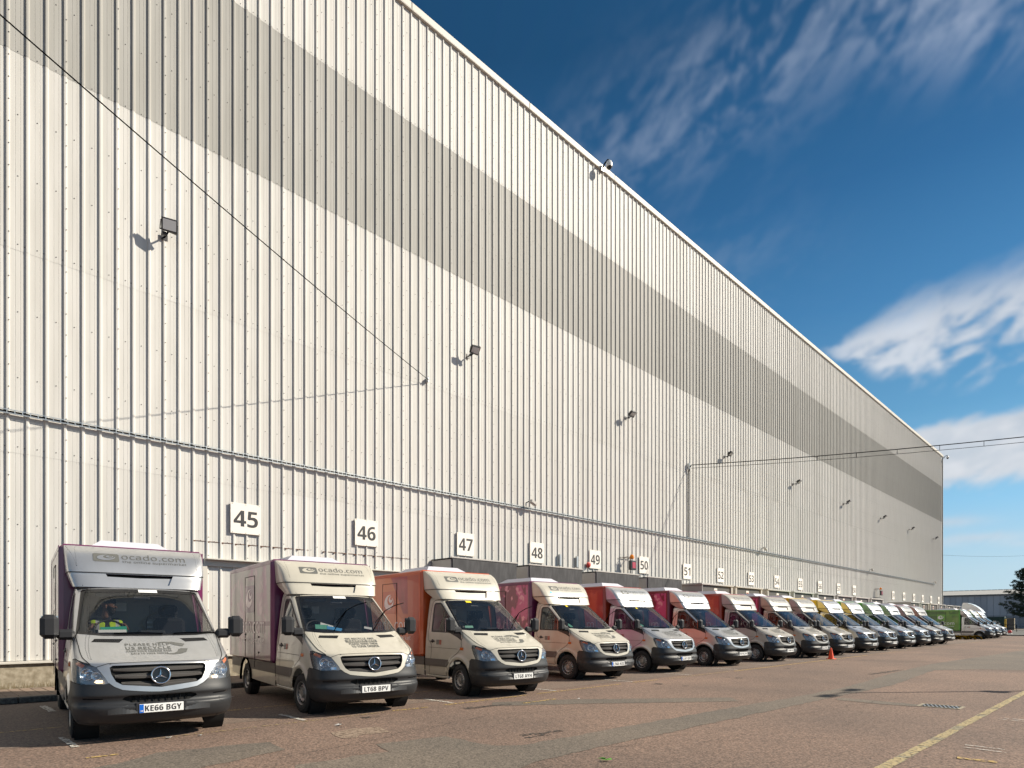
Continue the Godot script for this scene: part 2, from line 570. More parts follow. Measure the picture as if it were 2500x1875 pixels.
	# cuts the skin into parts; each polygon takes what the ones before it left, the last part is the rest
	func cut(ss_: Array, ys: Array, polys: Array, offs: Array) -> Array:
		var out := []
		var boxes := []
		for p in polys:
			var r := Rect2(p[0], Vector2.ZERO)
			for q in p: r = r.expand(q)
			boxes.append(r)
			out.append(MB.new())
		out.append(MB.new())
		for j in ys.size() - 1:
			for i in ss_.size() - 1:
				var cell := PackedVector2Array([Vector2(ss_[i], ys[j]), Vector2(ss_[i + 1], ys[j]), Vector2(ss_[i + 1], ys[j + 1]), Vector2(ss_[i], ys[j + 1])])
				var rect := Rect2(cell[0], cell[2] - cell[0])
				var rest := [cell]
				for k in polys.size():
					if rest.is_empty(): break
					if not rect.intersects(boxes[k]): continue
					var next := []
					for piece in rest:
						for got in Geometry2D.intersect_polygons(piece, polys[k]):
							if got.size() > 2 and not Geometry2D.is_polygon_clockwise(got): emit(out[k], got, offs[k])
						for left in Geometry2D.clip_polygons(piece, polys[k]):
							if left.size() > 2 and not Geometry2D.is_polygon_clockwise(left): next.append(left)
					rest = next
				for piece in rest: emit(out[-1], piece, 0.0)
		return out
	# a thin dark ribbon along a line of the skin (shut lines)
	func ribbon(mb: MB, list: Array, w: float, off := 0.0045) -> void:
		var pts := []
		for i in list.size() - 1:
			var a := dom(list[i])
			var b := dom(list[i + 1])
			var k := maxi(2, int(a.distance_to(b) / 0.03))
			for j in k: pts.append(a.lerp(b, float(j) / k))
		pts.append(dom(list[-1]))
		var prev := -1
		for i in pts.size():
			var p: Vector2 = pts[i]
			var nn := normal(p.x, p.y)
			var q0: Vector2 = pts[maxi(i - 1, 0)]
			var q1: Vector2 = pts[mini(i + 1, pts.size() - 1)]
			var d := (raw(q1.x, q1.y) - raw(q0.x, q0.y)).normalized()
			var e := nn.cross(d).normalized() * w * 0.5
			var c := raw(p.x, p.y) + nn * off
			var at_ := mb.put(c - e, nn)
			mb.put(c + e, nn)
			if prev >= 0: mb.ix.append_array([prev, prev + 1, at_, prev + 1, at_ + 1, at_])
			prev = at_

func steps(a: float, b: float, n: int) -> Array:
	var o := []
	for i in n: o.append(lerpf(a, b, float(i) / n))
	return o

func mirrored(m: MB, both := true) -> MB:
	var o := MB.new()
	if both: o.add(m)
	o.add(m, Transform3D(Basis.from_scale(Vector3(-1, 1, 1)), Vector3.ZERO))
	return o

func ellipse_dom(sh: Shell, c: Vector2, r: Vector2) -> Array:
	var o := []
	for i in 18: o.append([c.x + cos(TAU * i / 18) * r.x, c.y + sin(TAU * i / 18) * r.y])
	return o

func arch_pts(zc: float, yc: float, r: float, from: float, to: float, n := 14) -> Array:
	var o := []
	for i in n + 1:
		var t := lerpf(from, to, float(i) / n)
		o.append([zc + cos(t) * r, yc + sin(t) * r, 1])
	return o

# ------------------------------------------------------------------ the van: all shapes are made once and shared
var cab := Shell.new()
var fairing := Shell.new()
var V := {}

func make_van_shapes() -> void:
	cab.arch = true
	cab.t = [[0.24, 0.84, 0.86, 0.40, 3.0], [0.27, 0.93, 0.92, 0.44, 3.0], [0.33, 0.985, 0.955, 0.47, 3.0], [0.40, 1.018, 0.975, 0.50, 3.0], [0.475, 1.032, 0.985, 0.51, 3.0], [0.50, 1.028, 0.986, 0.51, 3.0], [0.535, 0.985, 0.986, 0.49, 3.0], [0.56, 0.978, 0.986, 0.49, 3.0], [0.615, 0.992, 0.99, 0.50, 2.9], [0.635, 1.002, 0.991, 0.51, 2.9],
		[0.75, 0.988, 0.99, 0.52, 2.7], [0.88, 0.965, 0.988, 0.53, 2.6], [1.00, 0.928, 0.983, 0.54, 2.6], [1.055, 0.895, 0.98, 0.53, 2.7], [1.09, 0.825, 0.978, 0.49, 2.9], [1.14, 0.69, 0.974, 0.43, 3.2], [1.22, 0.505, 0.968, 0.38, 3.4],
		[1.31, 0.325, 0.958, 0.34, 3.4], [1.40, 0.170, 0.948, 0.32, 3.2], [1.43, 0.125, 0.945, 0.31, 3.0], [1.80, -0.375, 0.905, 0.28, 3.0], [2.10, -0.78, 0.858, 0.25, 3.0], [2.15, -0.85, 0.845, 0.24, 3.0], [2.22, -0.99, 0.79, 0.20, 2.8], [2.28, -1.16, 0.69, 0.16, 2.8]]
	fairing.t = [[2.15, -0.835, 0.885, 0.20, 5.0], [2.26, -0.895, 0.915, 0.22, 5.0], [2.36, -0.948, 0.945, 0.23, 5.0], [2.385, -0.955, 0.955, 0.23, 5.0], [2.46, -0.995, 0.965, 0.23, 5.0], [2.60, -1.095, 0.975, 0.20, 5.0], [2.72, -1.225, 0.982, 0.15, 5.0], [2.80, -1.375, 0.985, 0.09, 4.6], [2.83, -1.46, 0.98, 0.05, 4.0]]
	var c := cab
	# outlines, half the van
	var screen := c.poly([[0.0, 1.405], [0.60, 1.412], [0.905, 1.445], [0.90, 1.49], [0.80, 2.075], [0.775, 2.105], [0.5, 2.122], [0.0, 2.132]])
	var pane := c.poly([[0.0, 1.442], [0.60, 1.45], [0.855, 1.478], [0.86, 1.51], [0.765, 2.04], [0.74, 2.062], [0.0, 2.088]])
	var side_rubber := c.poly([[-1.205, 1.385, 1], [-1.215, 1.45, 1], [-1.205, 2.02, 1], [-1.16, 2.065, 1], [-0.93, 2.065, 1], [-0.86, 2.03, 1], [-0.17, 1.50, 1], [0.04, 1.35, 1], [0.09, 1.20, 1], [-0.08, 1.27, 1], [-0.42, 1.37, 1]])
	var side_pane := c.poly([[-1.165, 1.42, 1], [-1.165, 2.0, 1], [-1.13, 2.03, 1], [-0.94, 2.03, 1], [-0.89, 2.0, 1], [-0.68, 1.84, 1], [-0.68, 1.41, 1]])
	var quarter := c.poly([[-0.645, 1.41, 1], [-0.645, 1.815, 1], [-0.30, 1.555, 1], [-0.42, 1.405, 1]])
	var lampo := c.poly([[0.725, 1.012], [0.79, 1.045], [0.52, 1.115, 1], [0.47, 1.105, 1], [0.47, 1.06, 1], [0.545, 0.93, 1], [0.62, 0.815, 1], [0.90, 0.792], [0.655, 0.788], [0.60, 0.802], [0.625, 0.86]])
	var grill := c.poly([[0.0, 1.035], [0.55, 1.03], [0.585, 1.005], [0.57, 0.92], [0.52, 0.82], [0.45, 0.775], [0.0, 0.725]])
	var surround := c.poly([[0.0, 1.066], [0.60, 1.055], [0.725, 1.012], [0.625, 0.86], [0.60, 0.802], [0.54, 0.75], [0.45, 0.705], [0.0, 0.657]])
	var intake := c.poly([[0.0, 0.625], [0.36, 0.632], [0.43, 0.612], [0.45, 0.585], [0.35, 0.535], [0.0, 0.528]])
	var fog := c.poly(ellipse_dom(c, Vector2(0.80, 0.515), Vector2(0.052, 0.046)))
	var fog_slot := c.poly([[0.66, 0.605], [0.88, 0.615], [0.87, 0.595], [0.67, 0.590]])
	var bumper := c.poly([[0.0, 0.657], [0.45, 0.705], [0.54, 0.75], [0.60, 0.802], [0.655, 0.788], [0.90, 0.792], [0.62, 0.815, 1], [0.50, 0.825, 1], [0.42, 0.77, 1], [0.42, 0.20, 1], [0.9, 0.20], [0.0, 0.20]])
	var hood := c.poly([[0.0, 1.066], [0.60, 1.055], [0.725, 1.012], [0.79, 1.045], [0.865, 1.13], [0.89, 1.28], [0.905, 1.435], [0.60, 1.412], [0.0, 1.405]])
	var vent := c.poly([[0.36, 1.368], [0.70, 1.374], [0.745, 1.330], [0.42, 1.318]])
	var door_line := [[-0.86, 2.115, 1], [-0.79, 2.05, 1], [-0.12, 1.52, 1], [0.07, 1.36, 1], [0.08, 1.15, 1], [-0.02, 0.95, 1], [-0.30, 0.80, 1], [-0.47, 0.62, 1], [-0.49, 0.40, 1], [-1.27, 0.40, 1], [-1.29, 1.2, 1], [-1.285, 1.95, 1], [-1.25, 2.09, 1], [-1.18, 2.125, 1]]
	var door := c.poly(door_line)
	var moulding := c.poly([[-0.455, 0.60, 1], [-0.40, 0.77, 1], [-1.40, 0.77, 1], [-1.40, 0.60, 1]])
	var wheel_hole := c.poly(arch_pts(0.0, 0.36, 0.43, -0.6, PI + 0.6, 22))
	var below := c.poly([[-0.36, 0.345, 1], [-2.2, 0.345, 1], [-2.2, 0.1, 1], [-0.30, 0.1, 1]])
	var behind := c.poly([[-1.42, 0.1, 1], [-1.42, 0.8, 1], [-1.42, 1.5, 1], [-1.42, 1.8, 1], [-1.42, 2.1, 1], [-1.42, 2.27, 1], [-3.6, 2.27, 1], [-3.6, 0.1, 1]])
	var ss_ := steps(0.0, 0.45, 14); ss_.append_array(steps(0.45, 0.9, 26)); ss_.append_array(steps(0.9, 1.5, 12)); ss_.append_array(steps(1.5, 3.45, 14)); ss_.append(3.45)
	var ys := steps(0.24, 0.62, 14); ys.append_array(steps(0.62, 1.04, 14)); ys.append_array(steps(1.04, 1.16, 10)); ys.append_array(steps(1.16, 1.46, 14)); ys.append_array(steps(1.46, 2.10, 14)); ys.append_array(steps(2.10, 2.275, 8)); ys.append(2.275)
	var names := ["pane", "frit", "side_pane", "quarter", "rubber", "grille_hole", "lamp", "intake", "fog", "fog_slot", "hole", "below", "behind", "vent", "bumper", "surround", "hood", "door", "body"]
	var got := c.cut(ss_, ys, [pane, screen, side_pane, quarter, side_rubber, grill, lampo, intake, fog, fog_slot, wheel_hole, below, behind, vent, bumper, surround, hood, door], [-0.004, 0.0, -0.006, -0.006, -0.002, 0, 0.001, -0.030, 0.006, -0.012, 0, 0, 0, -0.012, 0.003, 0, 0, 0])
	for i in names.size():
		var nm: String = names[i]
		if nm in ["grille_hole", "hole", "below", "behind"]: continue
		if nm in ["pane", "frit", "bumper", "surround", "hood", "body", "intake"]: V[nm] = mirrored(got[i]).mesh()
		else:
			V[nm + "_l"] = got[i].mesh()
			V[nm + "_r"] = mirrored(got[i], false).mesh()
	var mo: Array = c.cut(ss_, ys, [wheel_hole, behind, moulding], [0, 0, 0.010])
	V["moulding_l"] = mo[2].mesh()
	V["moulding_r"] = mirrored(mo[2], false).mesh()
	# recesses behind the holes
	var m := MB.new()
	m.box(Vector3(0, 0.875, 0.84), Vector3(1.16, 0.36, 0.02))
	V.grille_back = m.mesh()
	m = MB.new()
	for k in 2: for i in 9:
		var g := c.front(Vector2(-0.32 + 0.08 * i, 0.58), -0.012)
		m.box(g[0], Vector3(0.006, 0.08, 0.012))
	V.intake_bars = m.mesh()
	# the bumper's sloping ledge either side of the plate: leans out towards its foot
	m = MB.new()
	for i in 8:
		var e := []
		for x in [0.285 + 0.33 * i / 8.0, 0.285 + 0.33 * (i + 1) / 8.0]:
			var f: float = (x - 0.285) / 0.33
			var yt := lerpf(0.535, 0.455, f)
			var yb := lerpf(0.405, 0.395, f)
			var out := 0.030 * (1.0 - f * 0.8)
			e.append([c.front(Vector2(x, yt), 0.004)[0], c.front(Vector2(x, yb), out)[0], c.front(Vector2(x, yb - 0.03), 0.0)[0]])
		m.quad(e[0][1], e[1][1], e[1][0], e[0][0])
		m.quad(e[0][2], e[1][2], e[1][1], e[0][1])
	V.ledge_l = m.mesh()
	V.ledge_r = mirrored(m, false).mesh()
	# shut lines
	m = MB.new()
	var h := MB.new()
	c.ribbon(h, [[0.79, 1.047], [0.865, 1.132], [0.89, 1.28], [0.907, 1.43]], 0.011)
	c.ribbon(h, [[0.47, 1.105, 1], [0.52, 1.117, 1], [0.79, 1.047]], 0.010)
	c.ribbon(h, door_line + [door_line[0]], 0.011)
	c.ribbon(h, [[0.42, 0.77, 1], [0.50, 0.827, 1], [0.62, 0.817, 1], [0.90, 0.794]], 0.010)
	c.ribbon(h, [[-0.05, 1.02, 1], [-1.28, 1.03, 1]], 0.007)
	V.seams_l = h.mesh()
	V.seams_r = mirrored(h, false).mesh()
	m = MB.new()
	c.ribbon(m, [[0.0, 0.659], [0.45, 0.707], [0.54, 0.752], [0.60, 0.804]], 0.010, 0.004)
	c.ribbon(m, [[0.0, 1.068], [0.60, 1.057], [0.725, 1.014]], 0.007)
	V.nose_seam = mirrored(m).mesh()
	# cab roof cap and back
	m = MB.new()
	for i in 12:
		var a := c.raw(i / 12.0, 2.275); var b := c.raw((i + 1) / 12.0, 2.275)
		m.quad(Vector3(0, 2.275, a.z), Vector3(0, 2.275, b.z), b, a)
	V.roof = mirrored(m).mesh()
	m = MB.new()
	m.plate(PackedVector2Array([Vector2(-0.955, 0.5), Vector2(0.955, 0.5), Vector2(0.93, 1.45), Vector2(0.88, 1.8), Vector2(0.83, 2.12), Vector2(0.66, 2.26), Vector2(-0.66, 2.26), Vector2(-0.83, 2.12), Vector2(-0.88, 1.8), Vector2(-0.93, 1.45)]), Transform3D(Basis.IDENTITY, Vector3(0, 0, -1.395)), 0.02)
	V.bulkhead = m.mesh()
	m = MB.new()
	m.box(Vector3(0, 0.46, -0.95), Vector3(1.80, 0.14, 1.0))
	m.box(Vector3(0, 0.66, 0.30), Vector3(1.16, 0.66, 0.95))
	m.box(Vector3(0, 0.55, -3.2), Vector3(1.30, 0.20, 3.4))
	for s in [-1, 1]:
		m.lathe([Vector2(0.46, -0.14), Vector2(0.46, 0.14)], Transform3D(Basis(Vector3.BACK, PI / 2), Vector3(0.80 * s, 0.37, 0)), 20, 0, PI)
		m.box(Vector3(0.62 * s, 0.62, 0.0), Vector3(0.02, 0.6, 0.95))
	V.underside = m.mesh()
	# grille slats, each bowed with the nose and folded down along its face
	for k in 3:
		m = MB.new()
		var dots := MB.new()
		var y: float = [0.985, 0.888, 0.792][k]
		var half: float = [0.555, 0.535, 0.46][k]
		var n := 28
		for i in n:
			var xs := [lerpf(-half, half, float(i) / n), lerpf(-half, half, float(i + 1) / n)]
			var sec := []
			for x in xs:
				var rise: float = -0.028 * (1.0 - absf(x) / half) if k == 2 else 0.0
				var p := c.front(Vector2(x, y), -0.030)
				var q: Vector3 = p[0] + Vector3(0, rise, 0)
				var th: float = 0.040 * lerpf(1.0, 0.55, pow(absf(x) / half, 3.0))
				sec.append([q + Vector3(0, th, -0.05), q + Vector3(0, th * 0.15, 0.012), q + Vector3(0, -th * 0.75, 0.006), q + Vector3(0, -th * 0.95, -0.05)])
			for j in 3: m.quad(sec[0][j + 1], sec[1][j + 1], sec[1][j], sec[0][j])
			var hole_r := 0.0042
			for rr in 2:
				for hh in 2:
					var f := 0.25 + 0.5 * hh
					var p0: Vector3 = sec[0][0].lerp(sec[0][1], 0.35 + 0.33 * rr)
					var p1: Vector3 = sec[1][0].lerp(sec[1][1], 0.35 + 0.33 * rr)
					var q := p0.lerp(p1, f + (0.25 if rr else 0.0))
					var up: Vector3 = (sec[0][0] - sec[0][1]).normalized()
					var nn: Vector3 = up.cross(Vector3.LEFT).normalized()
					if nn.z < 0: nn = -nn
					if absf(q.x) < half - 0.05 and absf(q.x) > 0.06:
						q += nn * 0.0015
						dots.quad(q - Vector3(hole_r * 1.5, 0, 0) - up * hole_r, q + Vector3(hole_r * 1.5, 0, 0) - up * hole_r, q + Vector3(hole_r * 1.5, 0, 0) + up * hole_r, q - Vector3(hole_r * 1.5, 0, 0) + up * hole_r)
		V["slat_%d" % k] = m.mesh()
		V["slat_holes_%d" % k] = dots.mesh()
	# badge: ring and three-pointed star
	var at := Transform3D(Basis(Vector3.RIGHT, -0.10), Vector3(0, 0.885, 0.972))
	m = MB.new(); m.torus(at, 0.112, 0.011, 36, 8); V.badge_ring = m.mesh()
	m = MB.new(); m.lathe([Vector2(0.115, -0.06), Vector2(0.115, -0.012), Vector2(0.0, -0.012)], at * Transform3D(Basis(Vector3.RIGHT, PI / 2), Vector3.ZERO), 28); V.badge_back = m.mesh()
	m = MB.new()
	for k in 3:
		var a := PI / 2 + TAU * k / 3
		var tip := Vector3(cos(a), sin(a), 0) * 0.104
		var l := Vector3(cos(a + PI / 3), sin(a + PI / 3), 0) * 0.019
		var r := Vector3(cos(a - PI / 3), sin(a - PI / 3), 0) * 0.019
		var top := Vector3(0, 0, 0.018)
		m.tri(at * tip, at * l, at * top); m.tri(at * r, at * tip, at * top)
	V.badge_star = m.mesh()
	# headlights: housing follows the skin further in, bowls and indicator inside, clear lens on the skin
	for s in [1, -1]:
		var side := "_l" if s > 0 else "_r"
		var hs := MB.new()
		for j in 8:
			for i in 8:
				var y0 := 0.80 + 0.30 * j / 8.0; var y1 := 0.80 + 0.30 * (j + 1) / 8.0
				var s0 := c.sf(0.58, 0.9) + 0.62 * i / 8.0; var s1 := c.sf(0.58, 0.9) + 0.62 * (i + 1) / 8.0
				c.emit(hs, PackedVector2Array([Vector2(s0, y0), Vector2(s1, y0), Vector2(s1, y1), Vector2(s0, y1)]), -0.055)
		V["housing" + side] = (hs if s > 0 else mirrored(hs, false)).mesh()
		var bowl := MB.new()
		for q in [[0.845, 0.925, 0.075], [0.745, 0.905, 0.052]]:
			var g := c.front(Vector2(q[0], q[1]), -0.040)
			var bx := Basis(Quaternion(Vector3.UP, (g[1] + Vector3(0, 0, 1.2)).normalized()))
			bowl.lathe([Vector2(q[2], 0.022), Vector2(q[2] * 0.9, 0.0), Vector2(q[2] * 0.55, -0.022), Vector2(0.012, -0.03), Vector2(0.012, 0.0), Vector2(0.0, 0.004)], Transform3D(bx, g[0]), 18)
			bowl.torus(Transform3D(bx * Basis(Vector3.RIGHT, PI / 2), g[0] + bx.y * 0.022), q[2], 0.005, 20, 6)
		V["bowl" + side] = (bowl if s > 0 else mirrored(bowl, false)).mesh()
		var ind := MB.new()
		c.emit(ind, c.poly([[0.86, 1.045], [0.58, 1.10, 1], [0.55, 1.055, 1], [0.885, 1.005]]), -0.02)
		V["indicator" + side] = (ind if s > 0 else mirrored(ind, false)).mesh()
		var day := MB.new()
		c.emit(day, c.poly([[0.665, 0.845], [0.735, 0.85], [0.76, 0.822], [0.735, 0.805], [0.665, 0.808]]), -0.012)
		V["day_lamp" + side] = (day if s > 0 else mirrored(day, false)).mesh()
		var brow := MB.new()
		c.emit(brow, c.poly([[0.715, 0.995], [0.80, 1.00], [0.81, 0.975], [0.74, 0.965], [0.705, 0.90], [0.66, 0.865]]), -0.018)
		V["brow" + side] = (brow if s > 0 else mirrored(brow, false)).mesh()
		# hood vent bars
		var bars := MB.new()
		for i in 17:
			var a := c.front(Vector2(0.375 + 0.021 * i, 1.366), -0.003)
			var b := c.front(Vector2(0.415 + 0.0195 * i, 1.322), -0.003)
			var d: Vector3 = (b[0] - a[0]).normalized()
			var w: Vector3 = d.cross(a[1]).normalized() * 0.0035
			bars.quad(a[0] - w, b[0] - w, b[0] + w, a[0] + w)
		V["vent_bars" + side] = (bars if s > 0 else mirrored(bars, false)).mesh()
		# mirrors
		var mir := MB.new()
		mir.box(Vector3(1.205 * s, 1.545, 0.02), Vector3(0.215, 0.335, 0.13), 0.058)
		V["mirror" + side] = mir.mesh()
		mir = MB.new()
		mir.box(Vector3(1.20 * s, 1.55, -0.048), Vector3(0.19, 0.29, 0.006))
		V["mirror_glass" + side] = mir.mesh()
		mir = MB.new()
		mir.box(Vector3(1.02 * s, 1.435, -0.02), Vector3(0.22, 0.15, 0.10), 0.04)
		V["mirror_arm" + side] = mir.mesh()
		# door handle, side indicator
		var hd := MB.new()
		var hp := c.at(c.ss(-1.10, 1.17), 1.17)
		hd.box(Vector3((hp.x + 0.012) * s, 1.17, -1.10), Vector3(0.022, 0.032, 0.17), 0.008)
		hd.ball(Vector3((hp.x + 0.002) * s, 1.175, -1.12), Vector3(0.012, 0.045, 0.05), 12, 6)
		V["handle" + side] = hd.mesh()
		hd = MB.new()
		hp = c.at(c.ss(0.10, 1.03), 1.03)
		hd.box(Vector3((hp.x + 0.004) * s, 1.03, 0.11), Vector3(0.022, 0.06, 0.12), 0.007)
		V["repeater" + side] = hd.mesh()
		# sill strip under the door
		hd = MB.new()
		hd.box(Vector3(0.955 * s, 0.37, -0.92), Vector3(0.05, 0.06, 0.98), 0.015)
		V["sill" + side] = hd.mesh()
	# wipers: lying at the foot of the screen and swung up off it
	for k in 2:
		for up in 2:
			m = MB.new()
			var x0: float = [-0.42, 0.34][k]
			var foot: Vector3 = c.front(Vector2(x0, 1.425), 0.015)[0]
			if up:
				var el := foot + Vector3(0.20, 0.36, 0.02)
				m.tube([foot, foot.lerp(el, 0.55) + Vector3(0, 0.01, 0.03), el + Vector3(0.03, 0.02, 0.01)], 0.009, 6)
				m.tube([el + Vector3(-0.16, -0.20, 0.0), el + Vector3(0.03, 0.03, 0.02), el + Vector3(0.22, 0.13, 0.03), el + Vector3(0.42, 0.185, 0.02)], 0.0085, 6)
			else:
				var pts := []
				for i in 6: pts.append(c.front(Vector2(x0 + 0.62 * i / 5.0 - 0.05, 1.428 + 0.012 * sin(PI * i / 5.0)), 0.016)[0])
				m.tube(pts, 0.009, 6)
			V["wiper_%d%d" % [k, up]] = m.mesh()
	# wind deflector over the cab
	var f := fairing
	var lower := f.poly([[0.0, 2.14], [0.0, 2.375], [0.80, 2.375], [-1.3, 2.375, 1], [-1.52, 2.375, 1], [-1.44, 2.30, 1], [-1.25, 2.20, 1], [-1.12, 2.14, 1]])
	var gone := f.poly([[-1.52, 2.40, 1], [-1.52, 2.86, 1], [-3.5, 2.86, 1], [-3.5, 2.1, 1], [-1.06, 2.1, 1], [-1.25, 2.20, 1], [-1.44, 2.30, 1], [-1.52, 2.375, 1]])
	var slot := f.poly([[0.0, 2.365], [0.47, 2.365], [0.455, 2.335], [0.0, 2.325]])
	var scoop := f.poly([[0.0, 2.325], [0.455, 2.335], [0.40, 2.205], [0.0, 2.195]])
	var fs := steps(0.0, 0.3, 8); fs.append_array(steps(0.3, 0.7, 26)); fs.append_array(steps(0.7, 1.0, 6)); fs.append_array(steps(1.0, 2.6, 12)); fs.append(2.6)
	var fy := steps(2.15, 2.385, 12); fy.append_array(steps(2.385, 2.83, 18)); fy.append(2.83)
	got = f.cut(fs, fy, [gone, slot, scoop, lower], [0, -0.05, -0.028, 0])
	V.fair_slot = mirrored(got[1]).mesh()
	V.fair_scoop = mirrored(got[2]).mesh()
	V.fair_low = mirrored(got[3]).mesh()
	m = mirrored(got[4])
	for i in 16:
		var a := f.raw(i / 16.0, 2.83); var b := f.raw((i + 1) / 16.0, 2.83)
		m.quad(Vector3(b.x, 2.83, b.z), Vector3(a.x, 2.83, a.z), Vector3(a.x, 2.835, -1.53), Vector3(b.x, 2.835, -1.53))
		m.quad(Vector3(-a.x, 2.83, a.z), Vector3(-b.x, 2.83, b.z), Vector3(-b.x, 2.835, -1.53), Vector3(-a.x, 2.835, -1.53))
	V.fair_up = m.mesh()
	m = MB.new()
	f.ribbon(m, [[0.0, 2.378], [0.80, 2.378], [-1.2, 2.378, 1], [-1.51, 2.378, 1]], 0.016)
	V.fair_seam = mirrored(m).mesh()
	# box body
	m = MB.new()
	m.box(Vector3(0, 1.83, -3.22), Vector3(2.08, 2.06, 3.40), 0.055)
	V.box = m.mesh()
	for s in [-1, 1]:
		m = MB.new(); m.box(Vector3(1.043 * s, 2.80, -3.22), Vector3(0.012, 0.07, 3.30), 0.004); V["trim_%d" % (s + 1)] = m.mesh()
		m = MB.new(); m.box(Vector3(1.043 * s, 1.80, -1.60), Vector3(0.012, 1.93, 0.05), 0.004); V["trim_%d" % (s + 4)] = m.mesh()
		m = MB.new(); m.box(Vector3(1.043 * s, 1.80, -4.84), Vector3(0.012, 1.93, 0.05), 0.004); V["trim_%d" % (s + 7)] = m.mesh()
	for s in [1, -1]:
		var side := "_l" if s > 0 else "_r"
		m = MB.new()
		var x: float = 1.0435 * s
		m.quad(Vector3(x, 0.84, -4.80), Vector3(x, 0.84, -1.64), Vector3(x, 2.75, -1.64), Vector3(x, 2.75, -4.80), Vector2(0, 1), Vector2(1, 1), Vector2(1, 0), Vector2(0, 0))
		if s > 0:
			m = MB.new()
			m.quad(Vector3(x, 0.84, -1.64), Vector3(x, 0.84, -4.80), Vector3(x, 2.75, -4.80), Vector3(x, 2.75, -1.64), Vector2(0, 1), Vector2(1, 1), Vector2(1, 0), Vector2(0, 0))
		V["print" + side] = m.mesh()
		m = MB.new()
		var xd: float = 1.046 * s
		for q in [[0.66, 2.60, -2.73, 0.022], [0.66, 2.60, -3.50, 0.012]]: m.box(Vector3(xd, (q[0] + q[1]) / 2, q[2]), Vector3(0.008, q[1] - q[0], q[3]))
		m.box(Vector3(xd, 2.595, -3.115), Vector3(0.008, 0.012, 0.77))
		V["side_door" + side] = m.mesh()
		m = MB.new()
		for q in [[1.34, -3.47], [1.22, -3.47], [1.30, -2.42], [0.98, -2.42]]:
			m.ball(Vector3(xd, q[0], q[1]), Vector3(0.02, 0.022, 0.03), 10, 6)
		V["latch" + side] = m.mesh()
		# skirt below the box with the rear wheel arch, and the grey rubbing band
		var skirt := PackedVector2Array([Vector2(-1.47, 0.36), Vector2(-1.47, 0.60), Vector2(-4.90, 0.60), Vector2(-4.90, 0.44), Vector2(-4.3, 0.40)])
		var band := PackedVector2Array([Vector2(-1.47, 0.60), Vector2(-1.47, 0.80), Vector2(-4.90, 0.80), Vector2(-4.90, 0.60)])
		var hole := oval(Vector2(-3.665, 0.36), Vector2(0.44, 0.44), 0, 32)
		var rot := Transform3D(Basis(Vector3(0, 0, 1), Vector3(0, 1, 0), Vector3(-1, 0, 0)), Vector3(0.985 * s, 0, 0)) if s < 0 else Transform3D(Basis(Vector3(0, 0, 1), Vector3(0, 1, 0), Vector3(1, 0, 0)), Vector3(0.985, 0, 0))
		m = MB.new()
		for p in Geometry2D.clip_polygons(skirt, hole): m.plate(p, rot)
		V["skirt" + side] = m.mesh()
		m = MB.new()
		rot.origin.x = 0.992 * s
		for p in Geometry2D.clip_polygons(band, hole): m.plate(p, rot)
		V["band" + side] = m.mesh()
		m = MB.new()
		var lip := []
		for i in 21:
			var t := PI * i / 20.0 * 1.08 - 0.13
			lip.append(Vector3(0.985 * s, 0.36 + sin(t) * 0.455, -3.665 + cos(t) * 0.455))
		m.tube(lip, 0.028, 8)
		V["arch" + side] = m.mesh()
	# fan unit on the box roof
	m = MB.new()
	var b0 := [Vector3(-0.64, 2.855, -1.95), Vector3(0.64, 2.855, -1.95), Vector3(0.64, 2.855, -3.75), Vector3(-0.64, 2.855, -3.75)]
	var b1 := [Vector3(-0.43, 3.02, -2.2), Vector3(0.43, 3.02, -2.2), Vector3(0.43, 3.02, -3.4), Vector3(-0.43, 3.02, -3.4)]
	for i in 4: m.quad(b0[i], b0[(i + 1) % 4], b1[(i + 1) % 4], b1[i])
	m.quad(b1[0], b1[1], b1[2], b1[3])
	V.roof_unit = m.mesh()
	m = MB.new()
	for s in [-1, 1]: m.box(Vector3(0.75 * s, 1.0, -4.935), Vector3(0.10, 0.30, 0.03), 0.01)
	V.tail_lamp = m.mesh()
	# wheel about its own centre, outer face towards +x
	var wx := Transform3D(Basis(Vector3(0, 0, 1), Vector3(1, 0, 0), Vector3(0, 1, 0)), Vector3.ZERO)
	m = MB.new()
	m.lathe([Vector2(0.205, -0.11), Vector2(0.30, -0.115), Vector2(0.335, -0.095), Vector2(0.345, -0.06), Vector2(0.345, 0.06), Vector2(0.335, 0.095), Vector2(0.30, 0.115), Vector2(0.255, 0.118), Vector2(0.205, 0.10)], wx, 40)
	for i in 48:
		var t := TAU * i / 48
		for k in 4:
			m.box(Vector3(-0.075 + 0.05 * k, cos(t + 0.05 * (k % 2)) * 0.347, sin(t + 0.05 * (k % 2)) * 0.347), Vector3(0.040, 0.010, 0.030), 0.0, Basis(Vector3.RIGHT, t + 0.05 * (k % 2)))
	V.tyre = m.mesh()
	m = MB.new()
	m.lathe([Vector2(0.20, -0.08), Vector2(0.212, 0.095), Vector2(0.205, 0.108), Vector2(0.195, 0.10), Vector2(0.188, 0.055), Vector2(0.135, 0.085), Vector2(0.105, 0.060), Vector2(0.072, 0.060), Vector2(0.066, 0.095), Vector2(0.0, 0.10)], wx, 40)
	V.rim = m.mesh()
	m = MB.new()
	for i in 16:
		var t := TAU * i / 16
		m.box(Vector3(0.0745, cos(t) * 0.165, sin(t) * 0.165), Vector3(0.012, 0.038, 0.030), 0.006, Basis(Vector3.RIGHT, t))
	V.rim_holes = m.mesh()
	m = MB.new()
